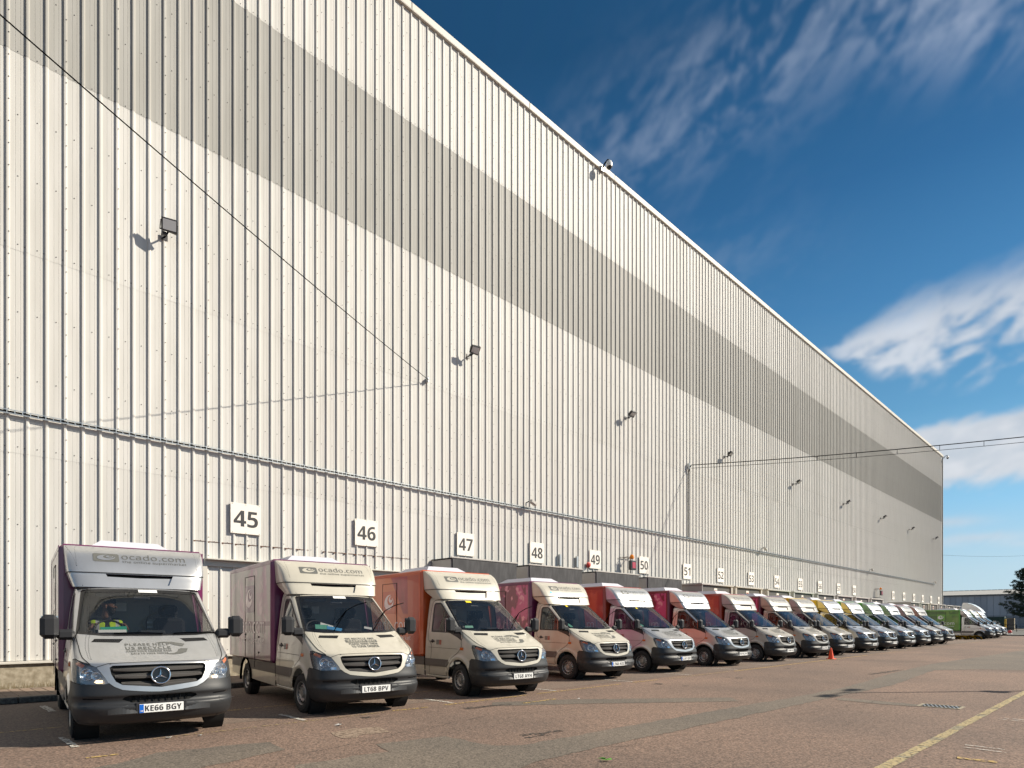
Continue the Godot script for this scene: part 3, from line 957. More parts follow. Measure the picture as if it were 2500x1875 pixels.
	for i in 6:
		var t := TAU * i / 6
		m.lathe([Vector2(0.011, 0.05), Vector2(0.011, 0.078), Vector2(0.0, 0.078)], wx * Transform3D(Basis.IDENTITY, Vector3(cos(t) * 0.088, 0, sin(t) * 0.088)), 6)
	V.nuts = m.mesh()
	# inside the cab
	m = MB.new()
	var dash_pts := PackedVector2Array([Vector2(0.10, 1.36), Vector2(-0.25, 1.405), Vector2(-0.52, 1.37), Vector2(-0.60, 1.30), Vector2(-0.55, 0.75), Vector2(0.15, 0.75)])
	m.plate(dash_pts, Transform3D(Basis(Vector3(0, 0, 1), Vector3(0, 1, 0), Vector3(1, 0, 0)), Vector3(0.84, 0, 0)))
	m.plate(dash_pts, Transform3D(Basis(Vector3(0, 0, 1), Vector3(0, 1, 0), Vector3(-1, 0, 0)), Vector3(-0.84, 0, 0)))
	for i in dash_pts.size() - 1:
		var a := dash_pts[i]; var b := dash_pts[i + 1]
		m.quad(Vector3(-0.84, a.y, a.x), Vector3(0.84, a.y, a.x), Vector3(0.84, b.y, b.x), Vector3(-0.84, b.y, b.x))
	m.box(Vector3(0.06, 1.44, -0.30), Vector3(0.36, 0.09, 0.30), 0.03)
	m.box(Vector3(-0.45, 1.415, -0.42), Vector3(0.40, 0.07, 0.22), 0.03)
	V.dash = m.mesh()
	m = MB.new()
	var wheel_at := Transform3D(Basis(Vector3.RIGHT, -0.65), Vector3(-0.45, 1.48, -0.66))
	m.torus(wheel_at, 0.195, 0.016, 30, 8)
	for k in 3:
		var t := [0.0, PI, -PI / 2][k] as float
		m.tube([wheel_at * Vector3(cos(t) * 0.05, sin(t) * 0.05, 0), wheel_at * Vector3(cos(t) * 0.19, sin(t) * 0.19, 0)], 0.016, 6)
	m.ball(wheel_at.origin, Vector3(0.07, 0.06, 0.05), 12, 6)
	V.steering = m.mesh()
	for s in [-1, 1]:
		m = MB.new()
		m.box(Vector3(0.46 * s, 0.90, -0.88), Vector3(0.50, 0.16, 0.50), 0.06)
		m.box(Vector3(0.46 * s, 1.32, -1.19), Vector3(0.48, 0.72, 0.13), 0.06, Basis(Vector3.RIGHT, -0.14))
		m.box(Vector3(0.46 * s, 1.80, -1.26), Vector3(0.26, 0.20, 0.10), 0.045, Basis(Vector3.RIGHT, -0.10))
		V["seat_%d" % s] = m.mesh()
	m = MB.new()
	for s in [-0.07, 0.29]:
		m.tube([Vector3(0.20 + s, 1.30, -1.28), Vector3(0.20 + s, 1.62, -1.30), Vector3(0.22 + s * 0.8, 1.70, -1.32)], 0.014, 8)
	for k in 4: m.box(Vector3(0.31, 1.38 + 0.075 * k, -1.30), Vector3(0.36, 0.026, 0.02))
	V.trolley = m.mesh()
	m = MB.new()
	m.box(Vector3(0.36, 1.78, -1.37), Vector3(0.34, 0.22, 0.02))
	V.screen_box = m.mesh()
	m = MB.new()
	m.box(Vector3(0, 2.0, -0.83), Vector3(0.24, 0.06, 0.05), 0.02)
	m.box(Vector3(0.28, 2.06, -0.88), Vector3(0.5, 0.10, 0.012), 0.005)
	m.box(Vector3(-0.40, 2.06, -0.88), Vector3(0.42, 0.10, 0.012), 0.005)
	V.visor = m.mesh()
	m = MB.new()
	m.box(Vector3(-0.42, 1.88, -1.385), Vector3(0.10, 0.13, 0.004))
	m.box(Vector3(-0.22, 1.86, -1.385), Vector3(0.15, 0.14, 0.004))
	V.notices = m.mesh()
	# number plate
	m = MB.new()
	m.box(Vector3(0, 0.452, 1.036), Vector3(0.53, 0.118, 0.012), 0.004)
	V.plate = m.mesh()
	m = MB.new()
	m.box(Vector3(0, 0.455, 1.012), Vector3(0.62, 0.155, 0.045), 0.012)
	V.plate_bracket = m.mesh()
	m = MB.new()
	m.quad(Vector3(-0.262, 0.396, 1.0435), Vector3(-0.214, 0.396, 1.0435), Vector3(-0.214, 0.508, 1.0435), Vector3(-0.262, 0.508, 1.0435))
	V.plate_strip = m.mesh()
	# printed marks
	var on_fair := func(p: Vector2) -> Array: return f.front(p, 0.004)
	m = MB.new()
	var dark_sq := PackedVector2Array([Vector2(-0.60, 2.565), Vector2(-0.30, 2.565), Vector2(-0.275, 2.575), Vector2(-0.275, 2.69), Vector2(-0.30, 2.70), Vector2(-0.60, 2.70), Vector2(-0.625, 2.69), Vector2(-0.625, 2.575)])
	print_poly(m, dark_sq, on_fair)
	print_text(m, "ocado.com", Vector2(-0.24, 2.615), Vector2(0.92, 0.095), on_fair, false)
	print_text(m, "the online supermarket", Vector2(-0.235, 2.545), Vector2(0.93, 0.052), on_fair, false)
	V.mark_fair = m.mesh()
	m = MB.new()
	var on_fair2 := func(p: Vector2) -> Array: return f.front(p, 0.0075)
	for p in swirl():
		var q := PackedVector2Array()
		for e in p: q.append(Vector2(-0.61, 2.567) + e * Vector2(0.32, 0.132))
		print_poly(m, q, on_fair2)
	V.mark_fair_swirl = m.mesh()
	var on_hood := func(p: Vector2) -> Array: return c.front(p - Vector2(0, 0.03), 0.0035)
	m = MB.new()
	print_text(m, "PLEASE HELP", Vector2(-0.36, 1.300), Vector2(0.56, 0.034), on_hood)
	print_text(m, "US RECYCLE", Vector2(-0.36, 1.254), Vector2(0.56, 0.034), on_hood)
	print_text(m, "HAND YOUR CARRIER BAGS", Vector2(-0.36, 1.218), Vector2(0.56, 0.020), on_hood)
	print_text(m, "BACK TO YOUR DRIVER", Vector2(-0.31, 1.190), Vector2(0.46, 0.019), on_hood)
	print_poly(m, PackedVector2Array([Vector2(-0.36, 1.2455), Vector2(0.2, 1.2455), Vector2(0.2, 1.2490), Vector2(-0.36, 1.2490)]), on_hood)
	print_poly(m, PackedVector2Array([Vector2(0.02, 1.340), Vector2(0.12, 1.350), Vector2(0.24, 1.347), Vector2(0.33, 1.330), Vector2(0.40, 1.318), Vector2(0.36, 1.282), Vector2(0.27, 1.300), Vector2(0.20, 1.325), Vector2(0.10, 1.338)]), on_hood)
	print_poly(m, PackedVector2Array([Vector2(0.42, 1.252), Vector2(0.33, 1.257), Vector2(0.29, 1.245), Vector2(0.27, 1.215), Vector2(0.22, 1.196), Vector2(0.10, 1.188), Vector2(0.20, 1.180), Vector2(0.30, 1.186), Vector2(0.38, 1.205)]), on_hood)
	V.mark_hood_a = m.mesh()
	m = MB.new()
	print_text(m, "WE RECYCLE ANY", Vector2(-0.29, 1.322), Vector2(0.56, 0.030), on_hood)
	print_poly(m, PackedVector2Array([Vector2(-0.31, 1.272), Vector2(0.29, 1.272), Vector2(0.29, 1.314), Vector2(-0.31, 1.314)]), on_hood)
	print_text(m, "PLEASE HAND THEM", Vector2(-0.28, 1.232), Vector2(0.54, 0.031), on_hood)
	print_text(m, "TO YOUR DRIVER", Vector2(-0.27, 1.188), Vector2(0.52, 0.035), on_hood)
	V.mark_hood_b = m.mesh()
	m = MB.new()
	print_text(m, "CARRIER BAG", Vector2(-0.27, 1.279), Vector2(0.52, 0.028), func(p: Vector2) -> Array: return c.front(p - Vector2(0, 0.03), 0.007))
	V.mark_hood_b2 = m.mesh()
	for s in [1, -1]:
		var side := "_l" if s > 0 else "_r"
		var wall := func(p: Vector2) -> Array: return [Vector3(1.050 * s, p.y, p.x if s < 0 else -6.36 - p.x), Vector3(s, 0, 0)]
		m = MB.new()
		print_text(m, "ocado.com", Vector2(-4.25, 1.38), Vector2(2.25, 0.33), wall, false)
		print_text(m, "the online supermarket", Vector2(-4.22, 1.14), Vector2(2.2, 0.15), wall, false)
		for p in swirl():
			var q := PackedVector2Array()
			for e in p: q.append(Vector2(-3.47, 1.84) + e * Vector2(0.66, 0.56))
			print_poly(m, q, func(e: Vector2) -> Array: return [Vector3(1.053 * s, e.y, e.x if s < 0 else -6.36 - e.x), Vector3(s, 0, 0)])
		V["mark_side" + side] = m.mesh()
		m = MB.new()
		print_poly(m, PackedVector2Array([Vector2(-3.47, 1.82), Vector2(-2.80, 1.82), Vector2(-2.76, 1.86), Vector2(-2.76, 2.36), Vector2(-2.80, 2.40), Vector2(-3.47, 2.40)]), wall)
		V["mark_side_back" + side] = m.mesh()
		m = MB.new()
		var red := MB.new()
		for k in 4:
			var y := 1.10 + 0.028 * k
			for q in [[m, -0.95, -0.83], [red, -0.825, -0.73]]:
				var p: PackedVector2Array = PackedVector2Array([Vector2(q[1], y), Vector2(q[2], y), Vector2(q[2], y + 0.023), Vector2(q[1], y + 0.023)])
				print_poly(q[0], p, func(e: Vector2) -> Array:
					var sd := c.ss(e.x, e.y)
					var w := c.at(sd, e.y, 0.004)
					var nn := c.normal(sd, e.y)
					return [Vector3(w.x * s, w.y, w.z), Vector3(nn.x * s, nn.y, nn.z)])
		V["notice_grey" + side] = m.mesh()
		V["notice_red" + side] = red.mesh()

# printed pictures on the box sides
func box_print(kind: String) -> StandardMaterial3D:
	var key := "print_pic_" + kind
	if M.has(key): return M[key]
	var a := noise_of(kind.hash() % 1000, 0.009, 4)
	var b := noise_of(kind.hash() % 1000 + 7, 0.022, 4)
	var fn := func(x: int, y: int) -> Color:
		var u := x / 320.0
		var w := 1.0 - y / 192.0
		var p := a.get_noise_2d(x * 1.2, y * 0.5 + 25.0 * b.get_noise_2d(x, y))
		var q := b.get_noise_2d(x * 1.3, y)
		var c: Color
		match kind:
			"purple":
				c = Color(0.30, 0.265, 0.235).lerp(Color(0.36, 0.17, 0.24), smoothstep(-0.05, 0.40, p)).lerp(Color(0.46, 0.30, 0.33), smoothstep(0.10, 0.60, q + p * 0.5))
				c = c.lerp(Color(0.12, 0.03, 0.08), smoothstep(0.30, 0.16, w) * smoothstep(0.30, 0.5, u) * 0.8)
				if absf(w - 0.39) < 0.022: c = Color(0.15, 0.05, 0.09)
			"orange":
				c = Color(0.62, 0.17, 0.055).lerp(Color(0.40, 0.06, 0.02), smoothstep(0.45, 0.95, u))
				var d := Vector2((u - 0.55) * 1.66, w - 0.02).length()
				c = c.lerp(Color(0.68, 0.20, 0.08), smoothstep(0.54, 0.50, d) * 0.75)
				var leaf := smoothstep(0.03, 0.0, absf(u - 0.80 + (w - 0.5) * 0.22) - 0.02 - (w - 0.5) * 0.20) * smoothstep(0.50, 0.54, w + 0.08 * (u - 0.7))
				c = c.lerp(Color(0.22, 0.012, 0.02).lerp(Color(0.36, 0.04, 0.05), clampf(w * 1.4 - 0.5 + q * 0.5, 0, 1)), leaf)
			"maroon":
				c = Color(0.16, 0.012, 0.045).lerp(Color(0.44, 0.06, 0.19), smoothstep(-0.05, 0.3, p + q * 0.6)).lerp(Color(0.62, 0.28, 0.36), smoothstep(0.25, 0.5, q))
			"red":
				c = Color(0.40, 0.05, 0.02).lerp(Color(0.55, 0.11, 0.04), smoothstep(-0.1, 0.4, p))
			"yellow":
				c = Color(0.66, 0.42, 0.01).lerp(Color(0.72, 0.55, 0.06), smoothstep(-0.1, 0.4, p))
			_:
				var r := absf((u - 0.62) * 1.0 - (w - 0.25) * 1.3)
				c = Color(0.055, 0.15, 0.02).lerp(Color(0.22, 0.33, 0.08), smoothstep(0.5, 0.0, r)).lerp(Color(0.12, 0.26, 0.03), smoothstep(0.1, 0.5, p + u * 0.3))
				if absf(w - 0.80) < 0.02: c = Color(0.11, 0.32, 0.03)
		return c.linear_to_srgb()
	var m := mat(key, 1, 1, 1, 0.34, 0.0, 0.5)
	m.albedo_texture = image_of(320, 192, fn)
	return m

func make_van(at: Vector3, deg: float, paint: String, box: String, pic: String, plate: String, label: String, opt := {}) -> Node3D:
	var o := thing("delivery_van", label, "van", at, deg_to_rad(deg), "delivery vans parked along the warehouse")
	var P: StandardMaterial3D = M["paint_" + paint]
	var B: StandardMaterial3D = M["box_" + box]
	obj("cab_body", V.body, P, o)
	obj("cab_roof", V.roof, P, o)
	for s in ["_l", "_r"]: obj("shut_line", V["seams" + s], M.seam, o).set_meta("kind", "stuff")
	var hd := obj("hood", V.hood, P, o)
	for s in ["_l", "_r"]:
		var vt := obj("hood_vent", V["vent" + s], M.void_black, o)
		obj("vent_bar", V["vent_bars" + s], M.black_plastic, vt)
	if opt.get("hood", "a") == "a": obj("hood_lettering", V.mark_hood_a, M.print_grey, hd)
	else:
		var l := obj("hood_lettering", V.mark_hood_b, M.print_grey, hd)
		obj("knocked_out_lettering", V.mark_hood_b2, P, hd)
	obj("grille_surround", V.surround, P, o)
	var gr := obj("grille", V.grille_back, M.void_black, o)
	for k in 3:
		obj("slat", V["slat_%d" % k], M.grille_grey, gr)
		obj("slat_perforation", V["slat_holes_%d" % k], M.void_black, gr).set_meta("kind", "stuff")
	var bd := obj("badge", V.badge_back, M.black_gloss, o)
	obj("badge_ring", V.badge_ring, M.chrome, bd)
	obj("badge_star", V.badge_star, M.chrome, bd)
	var bp := obj("bumper", V.bumper, M.bumper_grey, o)
	var ik := obj("air_intake", V.intake, M.void_black, bp)
	obj("intake_bars", V.intake_bars, M.black_plastic, bp).set_meta("kind", "stuff")
	for s in ["_l", "_r"]: obj("bumper_ledge", V["ledge" + s], M.bumper_ledge, bp)
	obj("bumper_seam", V.nose_seam, M.seam, bp)
	for s in ["_l", "_r"]:
		obj("fog_lamp_cover", V["fog" + s], M.bumper_grey, bp)
		obj("bumper_slot", V["fog_slot" + s], M.void_black, bp)
	obj("plate_bracket", V.plate_bracket, M.black_plastic, bp)
	var np := obj("number_plate", V.plate, M.plate_white, o)
	var strip: bool = opt.get("strip", false)
	if strip:
		obj("plate_strip", V.plate_strip, M.plate_blue, np)
		var e := MB.new()
		print_text(e, "GB", Vector2(-0.252, 0.412), Vector2(0.028, 0.020), func(p: Vector2) -> Array: return [Vector3(p.x, p.y, 1.0450), Vector3.BACK])
		obj("plate_country", e, M.plate_white, np)
	var pm := MB.new()
	var x0 := -0.20 if strip else -0.225
	print_text(pm, plate, Vector2(x0, 0.414), Vector2(0.44 if strip else 0.45, 0.078), func(p: Vector2) -> Array: return [Vector3(p.x, p.y, 1.0440), Vector3.BACK])
	obj("plate_lettering", pm, M.sign_black, np)
	for s in ["_l", "_r"]:
		var hl := obj("headlight", V["housing" + s], M.lamp_housing, o)
		obj("reflector", V["bowl" + s], M.lamp_bowl, hl)
		obj("lamp_trim", V["brow" + s], M.lamp_housing, hl)
		obj("indicator", V["indicator" + s], M.orange_lens, hl)
		obj("day_lamp", V["day_lamp" + s], M.lamp_lit if opt.get("lit", false) else M.lamp_bowl, hl)
		obj("lens", V["lamp" + s], M.lens, hl)
		var dr := obj("door", V["door" + s], P, o)
		obj("window_rubber", V["rubber" + s], M.black_plastic, dr)
		obj("window", V["side_pane" + s], M.glass_side, dr)
		obj("quarter_window", V["quarter" + s], M.glass_side, dr)
		obj("handle", V["handle" + s], M.black_plastic, dr)
		obj("notice", V["notice_grey" + s], M.print_grey, dr)
		obj("red_notice", V["notice_red" + s], M.print_red, dr)
		obj("side_moulding", V["moulding" + s], M.moulding, o)
		obj("sill", V["sill" + s], P, o)
		obj("side_indicator", V["repeater" + s], M.orange_lens, o)
		var mi := obj("mirror", V["mirror" + s], M.black_plastic, o)
		obj("mirror_arm", V["mirror_arm" + s], M.black_plastic, mi)
		obj("mirror_glass", V["mirror_glass" + s], M.chrome, mi)
		obj("box_skirt", V["skirt" + s], P, o)
		obj("wheel_arch_lip", V["arch" + s], P, o)
		obj("rubbing_band", V["band" + s], M.moulding, o)
	var ws := obj("windscreen", V.pane, M.glass_screen, o)
	obj("windscreen_border", V.frit, M.black_gloss, ws)
	for k in 2: obj("wiper", V["wiper_%d%d" % [k, 1 if opt.get("up", [0, 1])[k] else 0]], M.black_plastic, o)
	var df := obj("wind_deflector", V.fair_up, P, o)
	obj("lower_fairing", V.fair_low, P, df)
	obj("air_slot", V.fair_slot, M.void_black, df)
	obj("air_scoop", V.fair_scoop, P, df)
	obj("fairing_seam", V.fair_seam, M.seam, df)
	obj("deflector_lettering", V.mark_fair, M.print_grey, df)
	obj("swirl_mark", V.mark_fair_swirl, P, df)
	var bx := obj("box_body", V.box, B, o)
	for k in [0, 2, 3, 5, 6, 8]: obj("corner_trim", V["trim_%d" % k], B, bx)
	for s in ["_l", "_r"]:
		obj("side_print", V["print" + s], box_print(pic), bx)
		obj("side_door_frame", V["side_door" + s], M.seam, bx)
		obj("latch", V["latch" + s], M.black_plastic, bx)
		obj("swirl_panel", V["mark_side_back" + s], M["box_" + box], bx)
		obj("side_lettering", V["mark_side" + s], M.print_white if pic == "green" else M.print_pale, bx)
	obj("roof_unit", V.roof_unit, M.roof_grp, o)
	obj("tail_lamp", V.tail_lamp, M.red_plastic, o)
	var nw := 0
	for s in [-1, 1]:
		for z in [0.0, -3.665]:
			var w := Node3D.new()
			w.name = "wheel" if nw == 0 else "wheel_%03d" % nw
			nw += 1
			o.add_child(w, true)
			w.position = Vector3(0.862 * s, 0.345, z)
			w.rotation = Vector3(0, (0.0 if s > 0 else PI) + (deg_to_rad(opt.get("steer", 0.0)) if z == 0.0 else 0.0), 0)
			obj("tyre", V.tyre, M.tyre, w)
			obj("rim", V.rim, M.steel_wheel, w)
			obj("rim_hole", V.rim_holes, M.void_black, w)
			obj("wheel_nut", V.nuts, M.galvanised, w)
	obj("underside", V.underside, M.void_black, o)
	obj("bulkhead", V.bulkhead, M.bulkhead, o)
	var ds := obj("dashboard", V.dash, M.dash, o)
	obj("steering_wheel", V.steering, M.black_plastic, ds)
	for s in [-1, 1]: obj("seat", V["seat_%d" % s], M.seat_cloth, o)
	obj("trolley_frame", V.trolley, M.galvanised, o)
	obj("wall_screen", V.screen_box, M.black_gloss, o)
	obj("sun_visor", V.visor, M.interior_grey, o)
	obj("notice", V.notices, M.paper, o)
	if opt.has("sticker"):
		var st := MB.new()
		var q: Array = opt.sticker
		print_poly(st, PackedVector2Array([Vector2(q[1], q[2]), Vector2(q[1] + q[3], q[2]), Vector2(q[1] + q[3], q[2] + q[4]), Vector2(q[1], q[2] + q[4])]), func(p: Vector2) -> Array: return cab.front(p, 0.004))
		obj("windscreen_sticker", st, M[q[0]], o)
	if opt.has("dot"):
		var st := MB.new()
		print_poly(st, oval(opt.dot, Vector2(0.038, 0.030), 0, 16), func(p: Vector2) -> Array: return fairing.front(p, 0.005))
		obj("round_sticker", st, M.sticker_blue, o)
	return o

# ------------------------------------------------------------------ signed-distance bodies meshed with surface nets
func field(bones: Array, p: Vector3, k: float) -> float:
	var d := 1e9
	for b in bones:
		var a: Vector3 = b[0]
		var ab: Vector3 = b[1] - a
		var t := clampf((p - a).dot(ab) / maxf(ab.length_squared(), 1e-9), 0.0, 1.0)
		var e: float = (p - a - ab * t).length() - lerpf(b[2], b[3], t)
		var h := clampf(0.5 + 0.5 * (d - e) / k, 0.0, 1.0)
		d = lerpf(d, e, h) - k * h * (1.0 - h)
	return d

func nets(mb: MB, lo: Vector3, hi: Vector3, cell: float, f: Callable) -> void:
	var n := Vector3i(((hi - lo) / cell).ceil()) + Vector3i.ONE
	var g := PackedFloat32Array()
	g.resize(n.x * n.y * n.z)
	g.fill(1.0)
	var B := 4
	for bz in range(0, n.z, B):
		for by in range(0, n.y, B):
			for bx in range(0, n.x, B):
				if absf(f.call(lo + (Vector3(bx, by, bz) + Vector3.ONE * 1.5) * cell)) > cell * 5.0:
					var inside: bool = f.call(lo + (Vector3(bx, by, bz) + Vector3.ONE * 1.5) * cell) < 0
					if inside:
						for z in range(bz, mini(bz + B, n.z)): for y in range(by, mini(by + B, n.y)): for x in range(bx, mini(bx + B, n.x)): g[(z * n.y + y) * n.x + x] = -1.0
					continue
				for z in range(bz, mini(bz + B, n.z)):
					for y in range(by, mini(by + B, n.y)):
						for x in range(bx, mini(bx + B, n.x)): g[(z * n.y + y) * n.x + x] = f.call(lo + Vector3(x, y, z) * cell)
	var at := {}
	for z in n.z - 1:
		for y in n.y - 1:
			for x in n.x - 1:
				var o := (z * n.y + y) * n.x + x
				var c := [g[o], g[o + 1], g[o + n.x], g[o + n.x + 1], g[o + n.x * n.y], g[o + n.x * n.y + 1], g[o + n.x * n.y + n.x], g[o + n.x * n.y + n.x + 1]]
				var neg := 0
				for q in c: if q < 0: neg += 1
				if neg == 0 or neg == 8: continue
				var s := Vector3.ZERO
				var k := 0
				for e in [[0, 1], [2, 3], [4, 5], [6, 7], [0, 2], [1, 3], [4, 6], [5, 7], [0, 4], [1, 5], [2, 6], [3, 7]]:
					var a: float = c[e[0]]
					var b: float = c[e[1]]
					if (a < 0) == (b < 0): continue
					var t := a / (a - b)
					var p0 := Vector3(e[0] & 1, (e[0] >> 1) & 1, e[0] >> 2)
					var p1 := Vector3(e[1] & 1, (e[1] >> 1) & 1, e[1] >> 2)
					s += p0.lerp(p1, t); k += 1
				var p: Vector3 = lo + (Vector3(x, y, z) + s / k) * cell
				var e := cell * 0.5
				var nn := Vector3(f.call(p + Vector3(e, 0, 0)) - f.call(p - Vector3(e, 0, 0)), f.call(p + Vector3(0, e, 0)) - f.call(p - Vector3(0, e, 0)), f.call(p + Vector3(0, 0, e)) - f.call(p - Vector3(0, 0, e))).normalized()
				at[o] = mb.put(p, nn)
	var st := [1, n.x, n.x * n.y]
	for z in range(1, n.z - 1):
		for y in range(1, n.y - 1):
			for x in range(1, n.x - 1):
				var o := (z * n.y + y) * n.x + x
				for ax in 3:
					if (g[o] < 0) == (g[o + st[ax]] < 0): continue
					var u: int = st[(ax + 1) % 3]
					var w: int = st[(ax + 2) % 3]
					if not (at.has(o) and at.has(o - u) and at.has(o - w) and at.has(o - u - w)): continue
					var q := [at[o - u - w], at[o - w], at[o], at[o - u]]
					if g[o] < 0: mb.ix.append_array([q[0], q[2], q[1], q[0], q[3], q[2]])
					else: mb.ix.append_array([q[0], q[1], q[2], q[0], q[2], q[3]])

func make_driver(van: Node3D) -> void:
	var o := thing("person", "driver in hi-vis vest and dark beanie at the silver van's wheel", "person", van.position, van.rotation.y)
	var x := -0.45
	var V3 := func(a: float, b: float, c: float) -> Vector3: return Vector3(x + a, b, c)
	var torso := [[V3.call(-0.09, 1.06, -1.0), V3.call(0.09, 1.06, -1.0), 0.13, 0.13], [V3.call(0, 1.06, -1.0), V3.call(0, 1.44, -1.06), 0.145, 0.155], [V3.call(-0.09, 1.44, -1.05), V3.call(0.09, 1.44, -1.05), 0.125, 0.125], [V3.call(-0.16, 1.555, -1.05), V3.call(0.16, 1.555, -1.05), 0.075, 0.075], [V3.call(0, 1.56, -1.04), V3.call(0, 1.72, -1.0), 0.07, 0.058]]
	var limbs := []
	for s in [-1.0, 1.0]:
		limbs.append([V3.call(0.19 * s, 1.55, -1.04), V3.call(0.25 * s, 1.31, -0.90), 0.066, 0.052])
		limbs.append([V3.call(0.25 * s, 1.31, -0.90), V3.call(0.18 * s, 1.46, -0.70), 0.052, 0.036])
		limbs.append([V3.call(0.10 * s, 1.04, -0.98), V3.call(0.14 * s, 1.05, -0.55), 0.095, 0.07])
		limbs.append([V3.call(0.14 * s, 1.05, -0.55), V3.call(0.14 * s, 0.62, -0.40), 0.066, 0.045])
		limbs.append([V3.call(0.14 * s, 0.58, -0.42), V3.call(0.15 * s, 0.57, -0.22), 0.048, 0.04])
	var body := torso + limbs
	var m := MB.new()
	nets(m, Vector3(x - 0.42, 0.50, -1.28), Vector3(x + 0.42, 1.80, -0.16), 0.014, func(p: Vector3) -> float: return field(body, p, 0.035))
	obj("body", m, M.jacket, o)
	# vest: the torso a little larger, cut at waist, neck, arms and along the open front
	m = MB.new()
	nets(m, Vector3(x - 0.30, 1.05, -1.28), Vector3(x + 0.30, 1.70, -0.80), 0.012, func(p: Vector3) -> float: return maxf(field(torso.slice(0, 4), p, 0.035) - 0.016, maxf(absf(p.x - x) - 0.215, maxf(1.10 - p.y, maxf(0.05 - absf(p.x - x) - maxf(0.0, p.y - 1.45) * 0.2, p.y - 1.655)))))
	var vest := MB.new()
	var band := MB.new()
	for i in range(0, m.ix.size(), 3):
		var q := m.v[m.ix[i]]
		var dst := band if absf(absf(q.x - x) - 0.135) < 0.024 else vest
		var b := dst.v.size()
		for k in 3: dst.put(m.v[m.ix[i + k]], m.n[m.ix[i + k]])
		dst.ix.append_array([b, b + 1, b + 2])
	var vo := obj("vest", vest, M.hi_vis, o)
	obj("reflective_band", band, M.reflective, vo)
	# head, turned towards +x
	var c := Vector3(x + 0.015, 1.865, -0.985)
	var face := Basis(Vector3.UP, 1.15)
	var hb := [[c + face * Vector3(0, 0.035, -0.015), c + face * Vector3(0, 0.03, 0.02), 0.082, 0.078], [c + face * Vector3(0, -0.02, 0.035), c + face * Vector3(0, -0.085, 0.05), 0.062, 0.04], [c + face * Vector3(0, 0.005, 0.098), c + face * Vector3(0, -0.028, 0.117), 0.010, 0.015], [c + face * Vector3(-0.03, 0.025, 0.082), c + face * Vector3(0.03, 0.025, 0.082), 0.014, 0.014], [c + face * Vector3(-0.018, -0.060, 0.090), c + face * Vector3(0.018, -0.060, 0.090), 0.012, 0.012], [c + face * Vector3(0, -0.06, -0.02), c + face * Vector3(0, -0.16, -0.03), 0.055, 0.058],
		[c + face * Vector3(-0.082, 0.0, -0.005), c + face * Vector3(-0.086, -0.035, 0.0), 0.016, 0.011], [c + face * Vector3(0.082, 0.0, -0.005), c + face * Vector3(0.086, -0.035, 0.0), 0.016, 0.011]]
	m = MB.new()
	nets(m, c - Vector3(0.15, 0.22, 0.15), c + Vector3(0.15, 0.15, 0.15), 0.006, func(p: Vector3) -> float: return field(hb, p, 0.012))
	var hd := obj("head", m, M.skin, o)
	m = MB.new()
	for s in [-1, 1]: m.ball(c + face * Vector3(0.030 * s, 0.012, 0.086), Vector3(0.012, 0.009, 0.012), 10, 6)
	obj("eye", m, M.eye, hd)
	m = MB.new()
	nets(m, c - Vector3(0.15, 0.05, 0.15), c + Vector3(0.15, 0.17, 0.15), 0.007, func(p: Vector3) -> float:
		var q: Vector3 = face.inverse() * (p - c)
		return maxf(field(hb.slice(0, 1), p, 0.01) - 0.016 - 0.02 * smoothstep(0.05, 0.12, q.y), 0.04 - q.y + 0.12 * q.z * 0.2))
	obj("beanie", m, M.beanie, hd)
	m = MB.new()
	nets(m, c - Vector3(0.15, 0.22, 0.15), c + Vector3(0.15, 0.05, 0.15), 0.007, func(p: Vector3) -> float:
		var q: Vector3 = face.inverse() * (p - c)
		return maxf(field(hb.slice(0, 2), p, 0.012) - 0.012, maxf(q.y + 0.045 - absf(q.x) * 0.5, -q.z - 0.005)))
	obj("beard", m, M.beard, hd)
	# hands round the wheel rim
	var wheel_at := Transform3D(Basis(Vector3.RIGHT, -0.65), Vector3(-0.45, 1.48, -0.66))
	for s in [-1.0, 1.0]:
		var a: float = 0.35 if s > 0 else PI - 0.35
		var rim := wheel_at * (Vector3(cos(a), sin(a), 0) * 0.195)
		var out: Vector3 = (wheel_at.basis * Vector3(cos(a), sin(a), 0)).normalized()
		var along: Vector3 = (wheel_at.basis * Vector3(-sin(a), cos(a), 0)).normalized() * s
		var back: Vector3 = -wheel_at.basis.z.normalized()
		var toward := -back
		var palm: Vector3 = rim + out * 0.038 + toward * 0.012
		var hand := [[palm - along * 0.032, palm + along * 0.032, 0.018, 0.018], [palm, x * Vector3.ZERO + palm - along * 0.02 + toward * -0.07 + out * 0.02, 0.022, 0.026]]
		for k in 4:
			var len_: float = [0.9, 1.0, 0.95, 0.75][k]
			var f0: Vector3 = palm + along * (0.036 - 0.023 * k)
			var f1: Vector3 = f0 - out * 0.012 + back * 0.040 * len_
			var f2: Vector3 = f1 - out * 0.030 * len_ + back * 0.004
			var f3: Vector3 = f2 - out * 0.014 * len_ - back * 0.024
			hand.append([f0, f1, 0.0095, 0.009]); hand.append([f1, f2, 0.009, 0.0085]); hand.append([f2, f3, 0.0085, 0.0075])
		hand.append([palm + along * 0.03 + toward * 0.005, palm + along * 0.045 - out * 0.035 + toward * 0.016, 0.011, 0.010])
		hand.append([palm + along * 0.045 - out * 0.035 + toward * 0.016, palm + along * 0.060 - out * 0.052 + toward * 0.006, 0.010, 0.008])
		m = MB.new()
		nets(m, palm - Vector3.ONE * 0.11, palm + Vector3.ONE * 0.11, 0.0045, func(p: Vector3) -> float: return field(hand, p, 0.006))
		obj("hand", m, M.skin, o)

